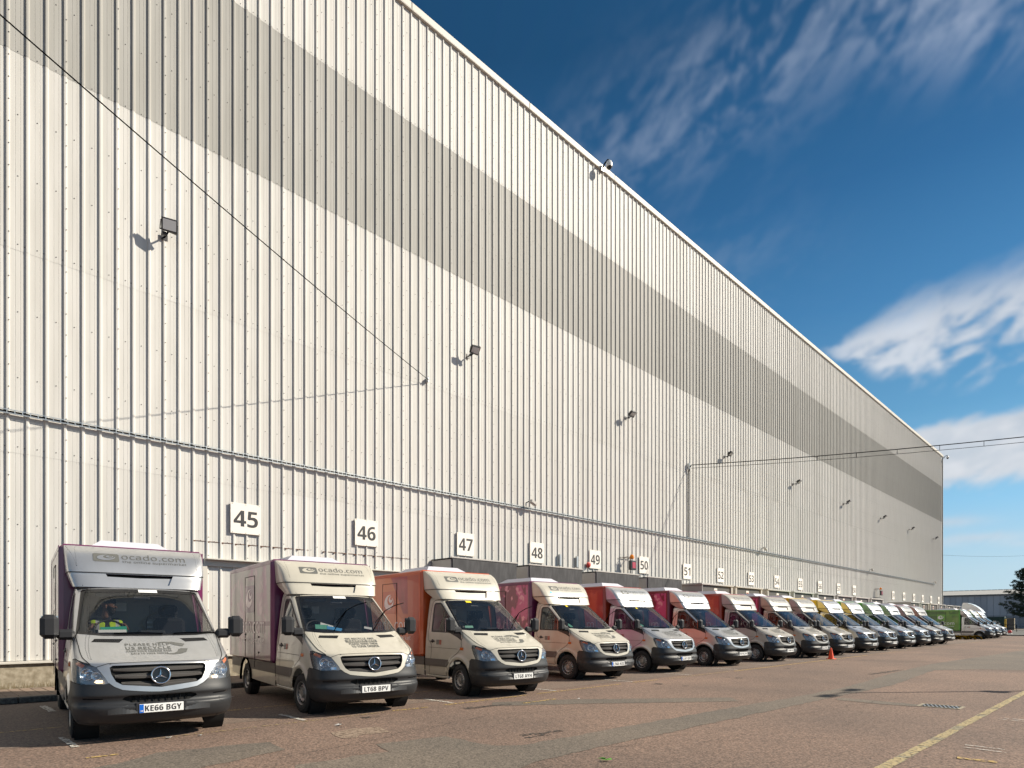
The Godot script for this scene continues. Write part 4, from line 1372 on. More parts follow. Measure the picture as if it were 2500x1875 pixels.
# ------------------------------------------------------------------ sky
func make_sky() -> ImageTexture:
	var W := 2048
	var H := 1024
	var sun := Vector3(1.2, 1.08, 1.0).normalized()
	var d := PackedByteArray()
	d.resize(W * H * 3)
	var n1 := noise_of(5, 1.0, 5)
	var n2 := noise_of(9, 1.0, 3)
	var n3 := noise_of(14, 1.0, 5)
	var grad := [[0.0, Vector3(0.50, 0.64, 0.70)], [4.0, Vector3(0.43, 0.60, 0.70)], [9.0, Vector3(0.25, 0.50, 0.71)], [16.0, Vector3(0.115, 0.305, 0.51)], [24.0, Vector3(0.055, 0.190, 0.385)], [32.0, Vector3(0.028, 0.117, 0.268)], [42.0, Vector3(0.0150, 0.072, 0.172)], [90.0, Vector3(0.010, 0.052, 0.135)]]
	for y in H:
		var el := 90.0 - 180.0 * (y + 0.5) / H
		var ground := el < 0.0
		var e := absf(el)
		var k := 0
		while k < grad.size() - 2 and e > grad[k + 1][0]: k += 1
		var base: Vector3 = grad[k][1].lerp(grad[k + 1][1], clampf((e - grad[k][0]) / (grad[k + 1][0] - grad[k][0]), 0, 1))
		if ground: base = Vector3(0.16, 0.14, 0.12)
		var er := deg_to_rad(el)
		for x in W:
			var az := 360.0 * (x + 0.5) / W
			var ar := deg_to_rad(az)
			var c := base
			if not ground:
				var dir := Vector3(sin(ar) * cos(er), sin(er), -cos(ar) * cos(er))
				var cg := dir.dot(sun)
				c *= 0.80 + 0.75 * pow(maxf(cg, 0.0), 1.3) + 0.25 * maxf(-cg, 0.0)
				c += Vector3(0.9, 0.85, 0.75) * pow(maxf(cg, 0.0), 24.0) * 0.5
				var a := az - 360.0 if az > 250.0 else az
				var p := Vector2(dir.x, dir.z) / (dir.y + 0.12)
				# cirrus in the view: streaks rising to the right, frayed by a warped finer noise
				var r := Vector2((a - 75.0) * 0.88, el - 25.0).rotated(-0.42)
				var w1 := n2.get_noise_2d(r.x * 0.10, r.y * 0.16)
				var w2 := n2.get_noise_2d(r.x * 0.10 + 50.0, r.y * 0.16)
				var q := Vector2(r.x * 0.085 + w1 * 0.22, r.y * 0.20 + w2 * 0.25)
				var f := n1.get_noise_2d(q.x, q.y) * 0.55 + n3.get_noise_2d(q.x * 3.1 + w2 * 0.5, q.y * 2.6 + w1 * 0.5) * 0.5
				f += 0.30 * n3.get_noise_2d(r.x * 0.50 + w2, r.y * 0.95)
				var wisps := exp(-pow((a - 61.0 - (el - 38.0) * 1.9) / 11.0, 2.0) - pow((el - 38.5) / 5.0, 2.0)) + exp(-pow((a - 72.0) / 7.0, 2.0) - pow((el - 42.0) / 3.5, 2.0)) * 0.8 + exp(-pow((a - 64.0) / 6.0, 2.0) - pow((el - 29.0) / 4.0, 2.0)) * 0.25
				var tuft := exp(-pow((a - 80.0) / 4.6, 2.0) - pow((el - 39.0 - (a - 78.0) * -0.25) / 2.6, 2.0)) + exp(-pow((a - 86.5) / 2.0, 2.0) - pow((el - 36.5) / 2.0, 2.0))
				var lens_c := 21.2 - (a - 72.0) * 0.09
				var lens_h := 0.30 + 3.1 * smoothstep(70.5, 79.0, a) + 1.3 * smoothstep(79.0, 88.0, a) + 4.0 * smoothstep(86.0, 100.0, a)
				var lens := smoothstep(1.25, 0.35, absf(el - lens_c + f * 0.9) / lens_h) * smoothstep(70.5, 74.5, a + f * 2.0) * smoothstep(128.0, 105.0, a)
				var bank := smoothstep(15.0, 14.2, el + f * 0.9) * smoothstep(9.4, 11.0, el + f * 1.8) * smoothstep(70.0, 78.0, a + f * 6.0) * smoothstep(140.0, 110.0, a)
				var low := exp(-pow((el - 7.45 + f * 0.2) / 0.38, 2.0) - pow((a - 79.8) / 2.2, 2.0)) + exp(-pow((el - 6.2 + f * 0.5) / 0.34, 2.0) - pow((a - 81.5) / 3.2, 2.0)) + exp(-pow((el - 5.6) / 0.22, 2.0) - pow((a - 85.0) / 2.0, 2.0)) * 0.8
				var other := 0.0
				if a > 98.0 or a < 20.0:
					var g := n1.get_noise_2d(p.x * 0.9, p.y * 1.7) * 0.7 + n3.get_noise_2d(p.x * 3.0, p.y * 4.0) * 0.3
					other = smoothstep(-0.05, 0.40, g) * maxf(smoothstep(98.0, 125.0, a), smoothstep(20.0, -10.0, a)) * smoothstep(2.0, 9.0, el)
				var amount := wisps * smoothstep(-0.35, 0.60, f) * 0.28 + tuft * smoothstep(-0.40, 0.45, f) * 0.50 + lens * smoothstep(-0.45, 0.30, f + (el - lens_c) * 0.10) * 0.82 + bank * (0.90 + 0.25 * f) + low * 0.5 + other * 0.75
				amount = clampf(amount, 0.0, 0.96)
				var white := Vector3(0.74, 0.77, 0.82) * (0.92 + 0.22 * f)
				if el > 30.0: white = Vector3(0.55, 0.62, 0.76)
				c = c.lerp(white, amount)
			var i := (y * W + x) * 3
			var s := Color(c.x, c.y, c.z).linear_to_srgb()
			d[i] = clampi(int(s.r * 255.0 + 0.5), 0, 255); d[i + 1] = clampi(int(s.g * 255.0 + 0.5), 0, 255); d[i + 2] = clampi(int(s.b * 255.0 + 0.5), 0, 255)
	return ImageTexture.create_from_image(Image.create_from_data(W, H, false, Image.FORMAT_RGB8, d))

# ------------------------------------------------------------------ yard
func asphalt(name_: String, base: Vector3, sd: int, spread: float) -> StandardMaterial3D:
	var rng := RandomNumberGenerator.new()
	rng.seed = sd
	var S := 640
	var big := noise_of(sd, 0.012, 3)
	var lump := PackedFloat32Array()
	lump.resize(S * S / 4)
	for i in lump.size(): lump[i] = (rng.randf() - 0.5) * spread * 1.1
	var tex := image_of(S, S, func(x: int, y: int) -> Color:
		var k := 1.0 + (rng.randf() - 0.5) * spread + lump[(y / 2) * (S / 2) + x / 2]
		var t := rng.randf()
		var c := base * maxf(k, 0.15)
		if t < 0.05: c = base * 1.9
		elif t < 0.14: c = base * 0.35
		elif t < 0.20: c = base.lerp(Vector3(base.x, base.x * 0.85, base.x * 0.75), 0.6)
		return Color(c.x, c.y, c.z).linear_to_srgb())
	var m := mat(name_, 1, 1, 1, 0.92)
	m.albedo_texture = tex
	m.uv1_triplanar = true; m.uv1_world_triplanar = true
	m.uv1_scale = Vector3.ONE / 7.3
	m.detail_enabled = true
	m.detail_blend_mode = BaseMaterial3D.BLEND_MODE_MUL
	m.detail_uv_layer = BaseMaterial3D.DETAIL_UV_2
	m.detail_albedo = noise_tex(sd + 1, 0.008, Color(0.80, 0.81, 0.82), Color(1.0, 0.985, 0.97), 512, 6)
	m.uv2_triplanar = true; m.uv2_world_triplanar = true
	m.uv2_scale = Vector3.ONE / 23.0
	m.heightmap_enabled = true
	m.heightmap_texture = tex
	m.heightmap_scale = 0.5
	return m

func worn(name_: String, r: float, g: float, b: float, keep: float, sd: int) -> StandardMaterial3D:
	var f := noise_of(sd, 0.05, 5)
	var rng := RandomNumberGenerator.new()
	rng.seed = sd
	var m := mat(name_, r, g, b, 0.8)
	m.albedo_texture = image_of(256, 256, func(x: int, y: int) -> Color: return Color(1, 1, 1, 1.0 if f.get_noise_2d(x, y) + (rng.randf() - 0.5) * 0.5 < keep else 0.0))
	m.transparency = BaseMaterial3D.TRANSPARENCY_ALPHA_SCISSOR
	m.alpha_scissor_threshold = 0.5
	m.uv1_triplanar = true; m.uv1_world_triplanar = true
	m.uv1_scale = Vector3.ONE * 0.9
	return m

# a flat sheet lying on the yard; its rim is frayed
func sheet(called: String, pts: Array, material: Material, h: float, fray := 0.05, sd := 1) -> MeshInstance3D:
	var rng := RandomNumberGenerator.new()
	rng.seed = sd
	var p := PackedVector2Array()
	for i in pts.size():
		var a: Vector2 = pts[i]
		var b: Vector2 = pts[(i + 1) % pts.size()]
		var k := clampi(int(a.distance_to(b) / maxf(fray * 3.0, 0.12)), 1, 120) if fray > 0 else 1
		for j in k:
			var q := a.lerp(b, float(j) / k)
			if fray > 0: q += Vector2(rng.randf() - 0.5, rng.randf() - 0.5) * fray
			p.append(q)
	var m := MB.new()
	var t := Geometry2D.triangulate_polygon(p)
	for i in range(0, t.size(), 3):
		var a := p[t[i]]; var b := p[t[i + 1]]; var c := p[t[i + 2]]
		var A := Vector3(a.x, h, a.y); var B := Vector3(b.x, h, b.y); var C := Vector3(c.x, h, c.y)
		if (B - A).cross(C - A).y > 0: m.tri(A, B, C)
		else: m.tri(A, C, B)
	return struct(called, m, material)

func strip(x0: float, z0: float, x1: float, z1: float, w: float) -> Array:
	var d := Vector2(x1 - x0, z1 - z0).normalized().orthogonal() * w * 0.5
	return [Vector2(x0, z0) + d, Vector2(x1, z1) + d, Vector2(x1, z1) - d, Vector2(x0, z0) - d]

func vecs(a: Array) -> Array:
	var o := []
	for i in range(0, a.size(), 2): o.append(Vector2(a[i], a[i + 1]))
	return o

func make_yard() -> void:
	var red := asphalt("asphalt_red", Vector3(0.215, 0.143, 0.106), 3, 0.75)
	var grey := asphalt("asphalt_grey", Vector3(0.172, 0.141, 0.110), 8, 0.5)
	var bay := asphalt("asphalt_bay", Vector3(0.200, 0.146, 0.113), 12, 0.6)
	var m := MB.new()
	m.quad(Vector3(-400, 0, 300), Vector3(600, 0, 300), Vector3(600, 0, -500), Vector3(-400, 0, -500))
	struct("yard_ground", m, red)
	sheet("parking_strip", vecs([-9, -15.6, 92, -15.6, 92, -9.75, 40, -9.75, 20, -9.75, 6, -10.2, -9, -10.1]), bay, 0.003, 0.0, 3)
	sheet("asphalt_repair", vecs([4.54, -7.1, 5.57, -6.95, 5.58, -5.95, 5.9, -5.70, 6.99, -5.65, 8.89, -5.56, 11.41, -5.42, 14.0, -5.23, 17.2, -5.18, 22.6, -5.54, 28.6, -5.69, 48, -4.7, 47, -2.9, 36, -2.8, 27.0, -2.74, 26.7, -3.8, 24.97, -4.9, 18.2, -4.46, 14.09, -4.66, 10.33, -4.78, 5.93, -4.93, 5.27, -4.9, 4.2, -4.6, 3.1, -5.4, 3.0, -6.3, 3.28, -6.68, 3.98, -6.66, 4.45, -6.6]), grey, 0.004, 0.06, 4)
	sheet("asphalt_repair", vecs([0.6, -7.6, 1.1, -8.1, 1.86, -8.2, 2.35, -8.57, 3.07, -8.41, 3.36, -8.34, 3.64, -8.22, 3.54, -7.62, 3.02, -7.45, 2.35, -7.3, 1.2, -7.0]), grey, 0.004, 0.06, 5)
	sheet("asphalt_repair", vecs([8.6, -9.2, 10.18, -8.34, 12.76, -6.2, 12.3, -5.75, 9.67, -7.81, 8.21, -8.82]), grey, 0.004, 0.05, 6)
	sheet("asphalt_repair", vecs([16.1, -9.35, 19.5, -9.2, 25, -9.1, 32, -8.6, 40.7, -8.1, 71.3, -7.25, 64.4, -6.5, 36.2, -7.2, 27.7, -7.7, 20.0, -8.16, 18.0, -8.5, 15.9, -8.95]), grey, 0.004, 0.06, 7)
	sheet("asphalt_repair", vecs([14.42, -4.5, 14.34, -3.76, 14.3, -3.07, 13.9, -3.0, 13.85, -3.65, 13.95, -4.5]), grey, 0.0048, 0.04, 8)
	sheet("concrete_patch", vecs([4.57, -8.32, 4.97, -8.39, 5.37, -8.27, 5.21, -7.8, 4.79, -7.85, 4.6, -7.69, 4.49, -7.87]), worn("patch_tan", 0.27, 0.20, 0.145, 0.22, 40), 0.005, 0.06, 9)
	for q in [[6.33, -6.2, 7.1, -6.05, 0.16], [6.2, -6.02, 6.7, -6.0, 0.12], [7.6, -8.9, 8.7, -8.75, 0.18], [21.5, -5.9, 24.5, -5.7, 0.2]]:
		sheet("tar_stain", strip(q[0], q[1], q[2], q[3], q[4]), worn("stain_%d" % int(q[0] * 10), 0.045, 0.038, 0.032, -0.05, 50 + int(q[0])), 0.0058, 0.07, int(q[0] * 7))
	# oil drips under the bays and rubber marks in front of them
	var rng0 := RandomNumberGenerator.new()
	rng0.seed = 55
	var oil := worn("oil", 0.040, 0.034, 0.030, -0.02, 71)
	for k in 16:
		var bx: float = [2.2, 5.6, 9.3, 14.0, 17.8, 22.0, 26.0, 29.7][k % 8] + rng0.randf_range(-0.8, 0.8)
		var bz := rng0.randf_range(-9.3, -7.9)
		var pts := []
		var rr := rng0.randf_range(0.05, 0.16)
		for j in 9: pts.append(Vector2(bx + cos(TAU * j / 9.0) * rr * rng0.randf_range(0.6, 1.5), bz + sin(TAU * j / 9.0) * rr * rng0.randf_range(0.5, 1.2)))
		sheet("oil_spot", pts, oil, 0.0062, 0.02, 300 + k)
	var crack := worn("crack", 0.055, 0.045, 0.038, 0.12, 72)
	for q in [[3.2, -7.2, 7.4, -7.9], [7.4, -7.9, 9.6, -7.3], [11.0, -4.3, 15.5, -3.6], [6.6, -4.9, 9.5, -3.0], [16.0, -7.6, 23.0, -6.6]]:
		var pts := []
		var back := []
		for j in 15:
			var c := Vector2(q[0], q[1]).lerp(Vector2(q[2], q[3]), j / 14.0) + Vector2(rng0.randf_range(-0.06, 0.06), rng0.randf_range(-0.09, 0.09))
			pts.append(c + Vector2(0, 0.006)); back.push_front(c - Vector2(0, 0.006))
		sheet("crack", pts + back, crack, 0.0066, 0.0, 1)
	var yel := worn("line_yellow", 0.44, 0.30, 0.10, 0.06, 60)
	var faint := worn("line_faint", 0.33, 0.245, 0.125, -0.06, 61)
	var wht := worn("line_white", 0.52, 0.49, 0.44, 0.12, 62)
	# bay line in front of the vans and the broken line beyond it
	for q in [[1.66, -8.8, 2.0, -8.78, 0.07, 0], [2.6, -9.60, 6.3, -9.55, 0.06, 1], [6.5, -9.57, 7.27, -9.52, 0.08, 0], [7.64, -9.54, 9.98, -9.55, 0.08, 0], [10.37, -9.58, 13.54, -9.55, 0.08, 0], [14.15, -9.58, 15.34, -9.55, 0.08, 0], [8.92, -8.64, 9.93, -8.65, 0.08, 0], [15.8, -9.52, 19.5, -9.50, 0.09, 1], [19.8, -9.45, 34.0, -9.45, 0.10, 0], [34.5, -9.45, 65.0, -9.45, 0.10, 1]]:
		sheet("painted_line", strip(q[0], q[1], q[2], q[3], q[4]), faint if q[5] else yel, 0.0072, 0.015, int(q[0] * 9))
	for x0 in [-1.2, 2.0, 4.3, 8.1, 11.6, 15.0, 18.5, 22.0]: sheet("painted_line", strip(x0, -11.74, x0 + (3.1 if x0 < 2 else 2.6), -11.68, 0.055), yel, 0.0072, 0.012, int(x0 * 3) + 90)
	for k in 14:
		var x0 := 1.72 + 3.13 * k
		sheet("bay_mark", strip(x0, -10.6, x0, -9.66, 0.085), wht, 0.0088, 0.02, 120 + k)
		sheet("bay_mark", strip(x0 + 0.4, -14.9, x0 + 0.4, -13.8, 0.11), wht, 0.0088, 0.03, 150 + k)
	# long yellow line at the right, and the marks beyond it
	var old := worn("line_old", 0.40, 0.315, 0.165, 0.20, 63)
	var ghost := worn("line_ghost", 0.27, 0.235, 0.155, 0.2, 64)
	sheet("painted_line", strip(3.0, -2.06, 60.0, -1.35, 0.13), ghost, 0.0072, 0.02, 200)
	for q in [[6.6, 8.5], [8.62, 9.42], [9.5, 10.1], [10.35, 11.3], [11.75, 13.2], [13.5, 14.5], [14.75, 17.0], [17.2, 40.0]]:
		sheet("painted_line", strip(q[0], -2.06 + (q[0] - 3.0) * 0.01246, q[1], -2.06 + (q[1] - 3.0) * 0.01246, 0.12), old, 0.0088, 0.02, int(q[0] * 5))
	sheet("painted_line", strip(8.98, -1.52, 9.0, -1.15, 0.10), yel, 0.0088, 0.03, 210)
	for q in [[9.78, -1.60, 9.74, -1.16], [9.98, -1.62, 9.96, -1.20], [13.05, -1.65, 13.0, -1.0], [13.25, -1.64, 13.22, -1.3], [17.6, -1.2, 17.7, -0.6]]: sheet("bay_mark", strip(q[0], q[1], q[2], q[3], 0.035), wht, 0.0088, 0.015, int(q[0] * 11))
	for q in [[55.9, -6.9, 56.6, -5.1]]: sheet("bay_mark", strip(q[0], q[1], q[2], q[3], 0.12), wht, 0.0088, 0.0, 4)
	# pavement with kerb stones and block paving along the foot of the wall
	m = MB.new()
	m.box(Vector3(43, 0.045, -16.92), Vector3(108, 0.09, 2.24))
	var pv := struct("pavement", m, M.joint)
	for k in 110:
		var kx := -10.5 + 0.915 * k
		if kx > 88: break
		m = MB.new(); m.box(Vector3.ZERO, Vector3(0.905, 0.13, 0.14), 0.02)
		if not cache.has("kerb"): cache["kerb"] = m.mesh()
		var o := obj("kerb_stone", cache["kerb"], M.kerb, pv)
		o.position = Vector3(kx, 0.062, -15.74)
	var rng := RandomNumberGenerator.new()
	rng.seed = 77
	m = MB.new(); m.box(Vector3.ZERO, Vector3(0.194, 0.06, 0.396), 0.008)
	var pm := m.mesh()
	var rest := []
	for i in 60:
		for j in 5:
			var at := Vector3(-0.6 + 0.2 * i, 0.088 + rng.randf() * 0.004, -16.03 - 0.402 * j)
			var o := obj("paver", pm, M["paver_%d" % rng.randi_range(0, 2)], pv)
			o.position = at
			o.rotation.y = (rng.randf() - 0.5) * 0.02
	for i in range(-50, 480):
		if i >= 0 and i < 60: continue
		for j in 5: rest.append(Transform3D(Basis(Vector3.UP, (rng.randf() - 0.5) * 0.02), Vector3(-0.6 + 0.2 * i, 0.088 + rng.randf() * 0.004, -16.03 - 0.402 * j)))
	many("far_paver", pm, M.paver_0, rest, pv)
	# dry weeds and grit where pavement meets plinth
	m = MB.new()
	for i in 420:
		var at := Vector3(-0.5 + rng.randf() * 5.0, 0.115, -18.04 + rng.randf() * 0.10)
		var h := 0.05 + rng.randf() * 0.16
		var lean := Vector3((rng.randf() - 0.5) * 0.14, h, rng.randf() * 0.08)
		m.tri(at - Vector3(0.004, 0, 0), at + Vector3(0.004, 0, 0), at + lean)
	var wd := stuff("dry_weeds", m, mat("weeds", 0.20, 0.15, 0.075, 0.95), self)
	tag(wd, "thin dry weeds growing along the foot of the concrete plinth", "weeds")
	# far kerbed island
	m = MB.new()
	m.box(Vector3(146, 0.06, -6.0), Vector3(100, 0.12, 22.0), 0.03)
	struct("far_pavement", m, M.kerb)
	m = MB.new()
	m.box(Vector3(165, 0.05, -50.0), Vector3(120, 0.10, 65.0), 0.03)
	struct("far_verge", m, grey)

# ------------------------------------------------------------------ warehouse
func make_warehouse() -> void:
	var o := thing("warehouse", "very tall cream ribbed metal warehouse with a grey band high on its wall", "building", Vector3.ZERO)
	var m := MB.new()
	m.box(Vector3((X0 + X_END) / 2, 11.45, -48.16), Vector3(X_END - X0 - 0.06, 22.7, 60.0))
	obj("wall_core", m, M.trim_cream, o)
	m = MB.new()
	m.box(Vector3((X0 + X_END) / 2, 0.33, WALL_Z - 0.02), Vector3(X_END - X0 - 0.1, 0.66, 0.10))
	obj("plinth", m, M.concrete, o)
	# sheets: three ribs each, five tiers
	var prof := []
	for p in 3:
		var b := 0.358 * p
		for q in [[0, 0], [0.016, 0.042], [0.052, 0.042], [0.086, 0], [0.170, 0], [0.176, -0.005], [0.182, 0], [0.264, 0], [0.270, -0.005], [0.276, 0]]: prof.append(Vector2(b + q[0], q[1]))
	prof.append(Vector2(SHEET, 0))
	var tiers := [[0.73, 5.55], [5.47, 10.18], [10.10, 14.68], [14.60, 19.23], [19.15, 23.08]]
	var rng := RandomNumberGenerator.new()
	rng.seed = 4
	var n := int((X_END - X0) / SHEET) + 1
	var rest := [MB.new(), MB.new()]
	for k in 5:
		m = MB.new()
		for i in prof.size() - 1:
			var a: Vector2 = prof[i]; var b: Vector2 = prof[i + 1]
			m.quad(Vector3(a.x, tiers[k][0], a.y), Vector3(b.x, tiers[k][0], b.y), Vector3(b.x, tiers[k][1], b.y), Vector3(a.x, tiers[k][1], a.y))
		var sm := m.mesh()
		for i in n:
			var at := Vector3(X0 + SHEET * i, 0, WALL_Z + 0.004 * k)
			if i >= 10 and i < 70:
				var s := obj("cladding_sheet", sm, M["cladding_%s_%d" % ["grey" if k == 3 else "cream", rng.randi_range(0, 3)]], o)
				s.position = at
			elif at.x + SHEET <= X_END + 0.2: rest[1 if k == 3 else 0].add(m, Transform3D(Basis.IDENTITY, at))
	stuff("far_cladding", rest[0], M.cladding_cream_0, o)
	stuff("far_grey_cladding", rest[1], M.cladding_grey_0, o)
	# fixings
	var sc := MB.new()
	sc.lathe([Vector2(0.012, 0.0), Vector2(0.012, 0.010), Vector2(0.0, 0.012)], Transform3D(Basis(Vector3.RIGHT, PI / 2), Vector3.ZERO), 6)
	var places := []
	for i in n:
		var x := X0 + SHEET * i
		if x < 0.0 or x > 75.0: continue
		var y := 0.95
		while y < 23.0:
			places.append(Transform3D(Basis.IDENTITY, Vector3(x + 0.039 + 0.02, y, WALL_Z + 0.044 + 0.004 * clampi(int((y - 1.0) / 4.5), 0, 4))))
			y += 0.5
		for yy in [0.85, 2.35, 3.85, 5.62, 7.2, 8.7, 10.24, 11.8, 13.2, 14.64, 16.2, 17.7, 19.22, 20.7, 22.2]:
			for p in 3:
				places.append(Transform3D(Basis.IDENTITY, Vector3(x + 0.358 * p + 0.225, yy, WALL_Z + 0.004 * clampi(int((yy - 1.0) / 4.5), 0, 4))))
				if yy in [0.85, 5.62, 10.24, 14.64, 19.22]: places.append(Transform3D(Basis.IDENTITY, Vector3(x + 0.358 * p + 0.345, yy - 0.02, WALL_Z + 0.004 * clampi(int((yy - 1.0) / 4.5), 0, 4))))
	many("screw", sc.mesh(), M.screw, places, o)
	# flashings
	m = MB.new()
	m.box(Vector3((X0 + X_END) / 2, 0.69, WALL_Z + 0.045), Vector3(X_END - X0, 0.06, 0.13), 0.008)
	obj("base_flashing", m, M.trim_cream, o)
	m = MB.new()
	var k0 := X0
	while k0 < X_END:
		var w := minf(6.0, X_END - k0)
		m.box(Vector3(k0 + w / 2, 23.205, WALL_Z - 0.03), Vector3(w - 0.006, 0.27, 0.27), 0.02)
		m.box(Vector3(k0 + w / 2, 23.05, WALL_Z + 0.07), Vector3(w - 0.006, 0.03, 0.10), 0.004)
		k0 += 6.0
	obj("eaves_trim", m, M.trim_cream, o)
	m = MB.new()
	m.box(Vector3(X_END + 0.02, 11.9, WALL_Z + 0.0), Vector3(0.12, 22.3, 0.12), 0.01)
	obj("corner_trim", m, M.dock_light, o)
	# door openings later closed with sheeting, and the rusty marks of old canopies
	for q in [[6.14, 9.6], [9.95, 13.3]]:
		m = MB.new()
		m.box(Vector3((q[0] + q[1]) / 2, 3.345, WALL_Z + 0.13), Vector3(q[1] - q[0], 0.035, 0.28), 0.004)
		m.box(Vector3((q[0] + q[1]) / 2, 3.245, WALL_Z + 0.055), Vector3(q[1] - q[0], 0.17, 0.06), 0.004)
		for x in [q[0], q[1]]: m.box(Vector3(x, 1.75, WALL_Z + 0.05), Vector3(0.13, 2.9, 0.09), 0.006)
		obj("door_surround", m, M.trim_cream, o)
		m = MB.new()
		for i in 9:
			var xx: float = q[0] - 0.25 + 0.37 * i
			m.box(Vector3(xx + 0.18, 3.835, WALL_Z + 0.010), Vector3(0.36, 0.012, 0.012))
			m.box(Vector3(xx, 3.82, WALL_Z + 0.02), Vector3(0.05, 0.03, 0.05))
		obj("rusty_ledge", m, M.rust, o)

func words(n: int) -> String:
	return ["forty", "fifty", "sixty"][n / 10 - 4] + ("" if n % 10 == 0 else "-" + ["", "one", "two", "three", "four", "five", "six", "seven", "eight", "nine"][n % 10])

func make_number_sign(num: int, x: float, y: float) -> void:
	var o := thing("bay_number_sign", "white square sign reading %s in black numerals, high on the wall" % words(num), "sign", Vector3(x, y, WALL_Z + 0.072), 0, "bay number signs along the wall")
	var m := MB.new()
	m.box(Vector3.ZERO, Vector3(0.86, 0.86, 0.014), 0.003)
	obj("board", m, M.sign_white, o)
	m = MB.new()
	print_text(m, str(num), Vector2(-0.345, -0.235), Vector2(0.69, 0.46), func(p: Vector2) -> Array: return [Vector3(p.x, p.y, 0.0095), Vector3.BACK])
	obj("number", m, M.sign_black, o)
	m = MB.new()
	for sx in [-0.38, 0.0, 0.38]:
		for sy in [-0.40, 0.40]:
			m.box(Vector3(sx, sy, -0.022), Vector3(0.03, 0.06, 0.03))
			m.box(Vector3(sx, sy, 0.010), Vector3(0.016, 0.016, 0.006))
	obj("fixing", m, M.screw, o)

func make_shelter(x: float, w: float, top: float, num: int) -> void:
	var o := thing("dock_shelter", "dark padded dock shelter with pale grey sides below the sign reading %s" % words(num), "dock shelter", Vector3(x, 0.12, WALL_Z + 0.04), 0, "padded dock shelters")
	var h := top - 0.12
	var m := MB.new()
	for s in [-1, 1]:
		m = MB.new()
		m.box(Vector3((w / 2 - 0.03) * s, h / 2 - 0.02, 0.56), Vector3(0.05, h - 0.05, 1.08), 0.008)
		obj("side_panel", m, M.dock_side, o)
	m = MB.new()
	m.box(Vector3(0, h - 0.01, 0.57), Vector3(w + 0.02, 0.035, 1.16), 0.006)
	obj("roof_panel", m, M.dock_pad, o)
	m = MB.new()
	m.box(Vector3(0, h + 0.02, 1.135), Vector3(w + 0.03, 0.05, 0.035), 0.006)
	obj("top_trim", m, M.dock_light, o)
	m = MB.new()
	m.box(Vector3(0, h - 0.50, 1.12), Vector3(w - 0.05, 0.94, 0.06), 0.02)
	obj("head_pad", m, M.dock_pad, o)
	for s in [-1, 1]:
		m = MB.new()
		m.box(Vector3((w / 2 - 0.30) * s, (h - 1.0) / 2, 1.12), Vector3(0.55, h - 1.02, 0.06), 0.02)
		obj("side_pad", m, M.dock_pad, o)
	m = MB.new()
	m.box(Vector3(0, 1.6, 0.05), Vector3(w - 0.2, 3.0, 0.04))
	obj("dock_door", m, M.dock_inside, o)

func make_hood_dock(x: float, w: float, top: float, num: int, first: bool, many_: String) -> void:
	var o := thing("dock_housing", "pale grey dock housing with dark header board below the sign reading %s" % words(num), "dock housing", Vector3(x, 0.0, WALL_Z + 0.04), 0, many_)
	var m := MB.new()
	for s in [-1, 1]:
		m = MB.new()
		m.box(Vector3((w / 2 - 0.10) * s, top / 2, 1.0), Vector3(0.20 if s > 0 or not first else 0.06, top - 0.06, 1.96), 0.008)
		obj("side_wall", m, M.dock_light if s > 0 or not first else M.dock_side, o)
	m = MB.new()
	m.box(Vector3(0, top, 0.99), Vector3(w + 0.06, 0.09, 2.06), 0.01)
	obj("roof_panel", m, M.dock_light, o)
	m = MB.new()
	m.box(Vector3(0, top - 0.40, 1.88), Vector3(w - 0.42, 0.68, 0.06), 0.01)
	obj("header_board", m, M.dock_panel_brown, o)
	m = MB.new()
	m.box(Vector3(-0.12, top - 0.36, 1.918), Vector3(0.34, 0.36, 0.012))
	var nt := obj("notice", m, M.sign_white, o)
	m = MB.new()
	m.box(Vector3(-0.12, top - 0.37, 1.927), Vector3(0.24, 0.17, 0.006))
	obj("notice_print", m, M.print_red, nt)
	m = MB.new()
	m.box(Vector3(0, 1.5, 0.3), Vector3(w - 0.4, 2.9, 0.05))
	obj("dock_door", m, M.dock_inside, o)

func make_floodlight(x: float, y: float, label: String, turn := 0.0, tilt := 0.75) -> void:
	var o := thing("floodlight", label, "floodlight", Vector3(x, y, WALL_Z + 0.036), 0, "floodlights along the wall")
	var m := MB.new()
	m.box(Vector3(0, -0.10, 0.015), Vector3(0.16, 0.16, 0.03), 0.005)
	m.tube([Vector3(0, -0.10, 0.02), Vector3(0, -0.11, 0.20), Vector3(0, -0.09, 0.36)], 0.022, 8)
	for s in [-1, 1]: m.box(Vector3(0.20 * s, 0.0, 0.39), Vector3(0.012, 0.22, 0.05), 0.0, Basis(Vector3.RIGHT, 0.35))
	m.box(Vector3(0, -0.10, 0.36), Vector3(0.41, 0.012, 0.05))
	m.box(Vector3(-0.08, -0.14, 0.27), Vector3(0.10, 0.08, 0.08), 0.01)
	obj("bracket", m, M.lamp_black, o)
	var q := Basis(Vector3.UP, turn) * Basis(Vector3.RIGHT, tilt)
	m = MB.new()
	m.box(Vector3(0, 0.03, 0.43), Vector3(0.37, 0.31, 0.10), 0.02, q)
	for i in 7: m.box(Vector3(0, 0.03, 0.43) + q * Vector3(-0.15 + 0.05 * i, 0, -0.06), Vector3(0.010, 0.26, 0.05), 0.0, q)
	obj("lamp_case", m, M.lamp_black, o)
	m = MB.new()
	m.box(Vector3(0, 0.03, 0.43) + q * Vector3(0, 0, 0.052), Vector3(0.30, 0.24, 0.006), 0.0, q)
	obj("lamp_glass", m, M.lamp_glass, o)

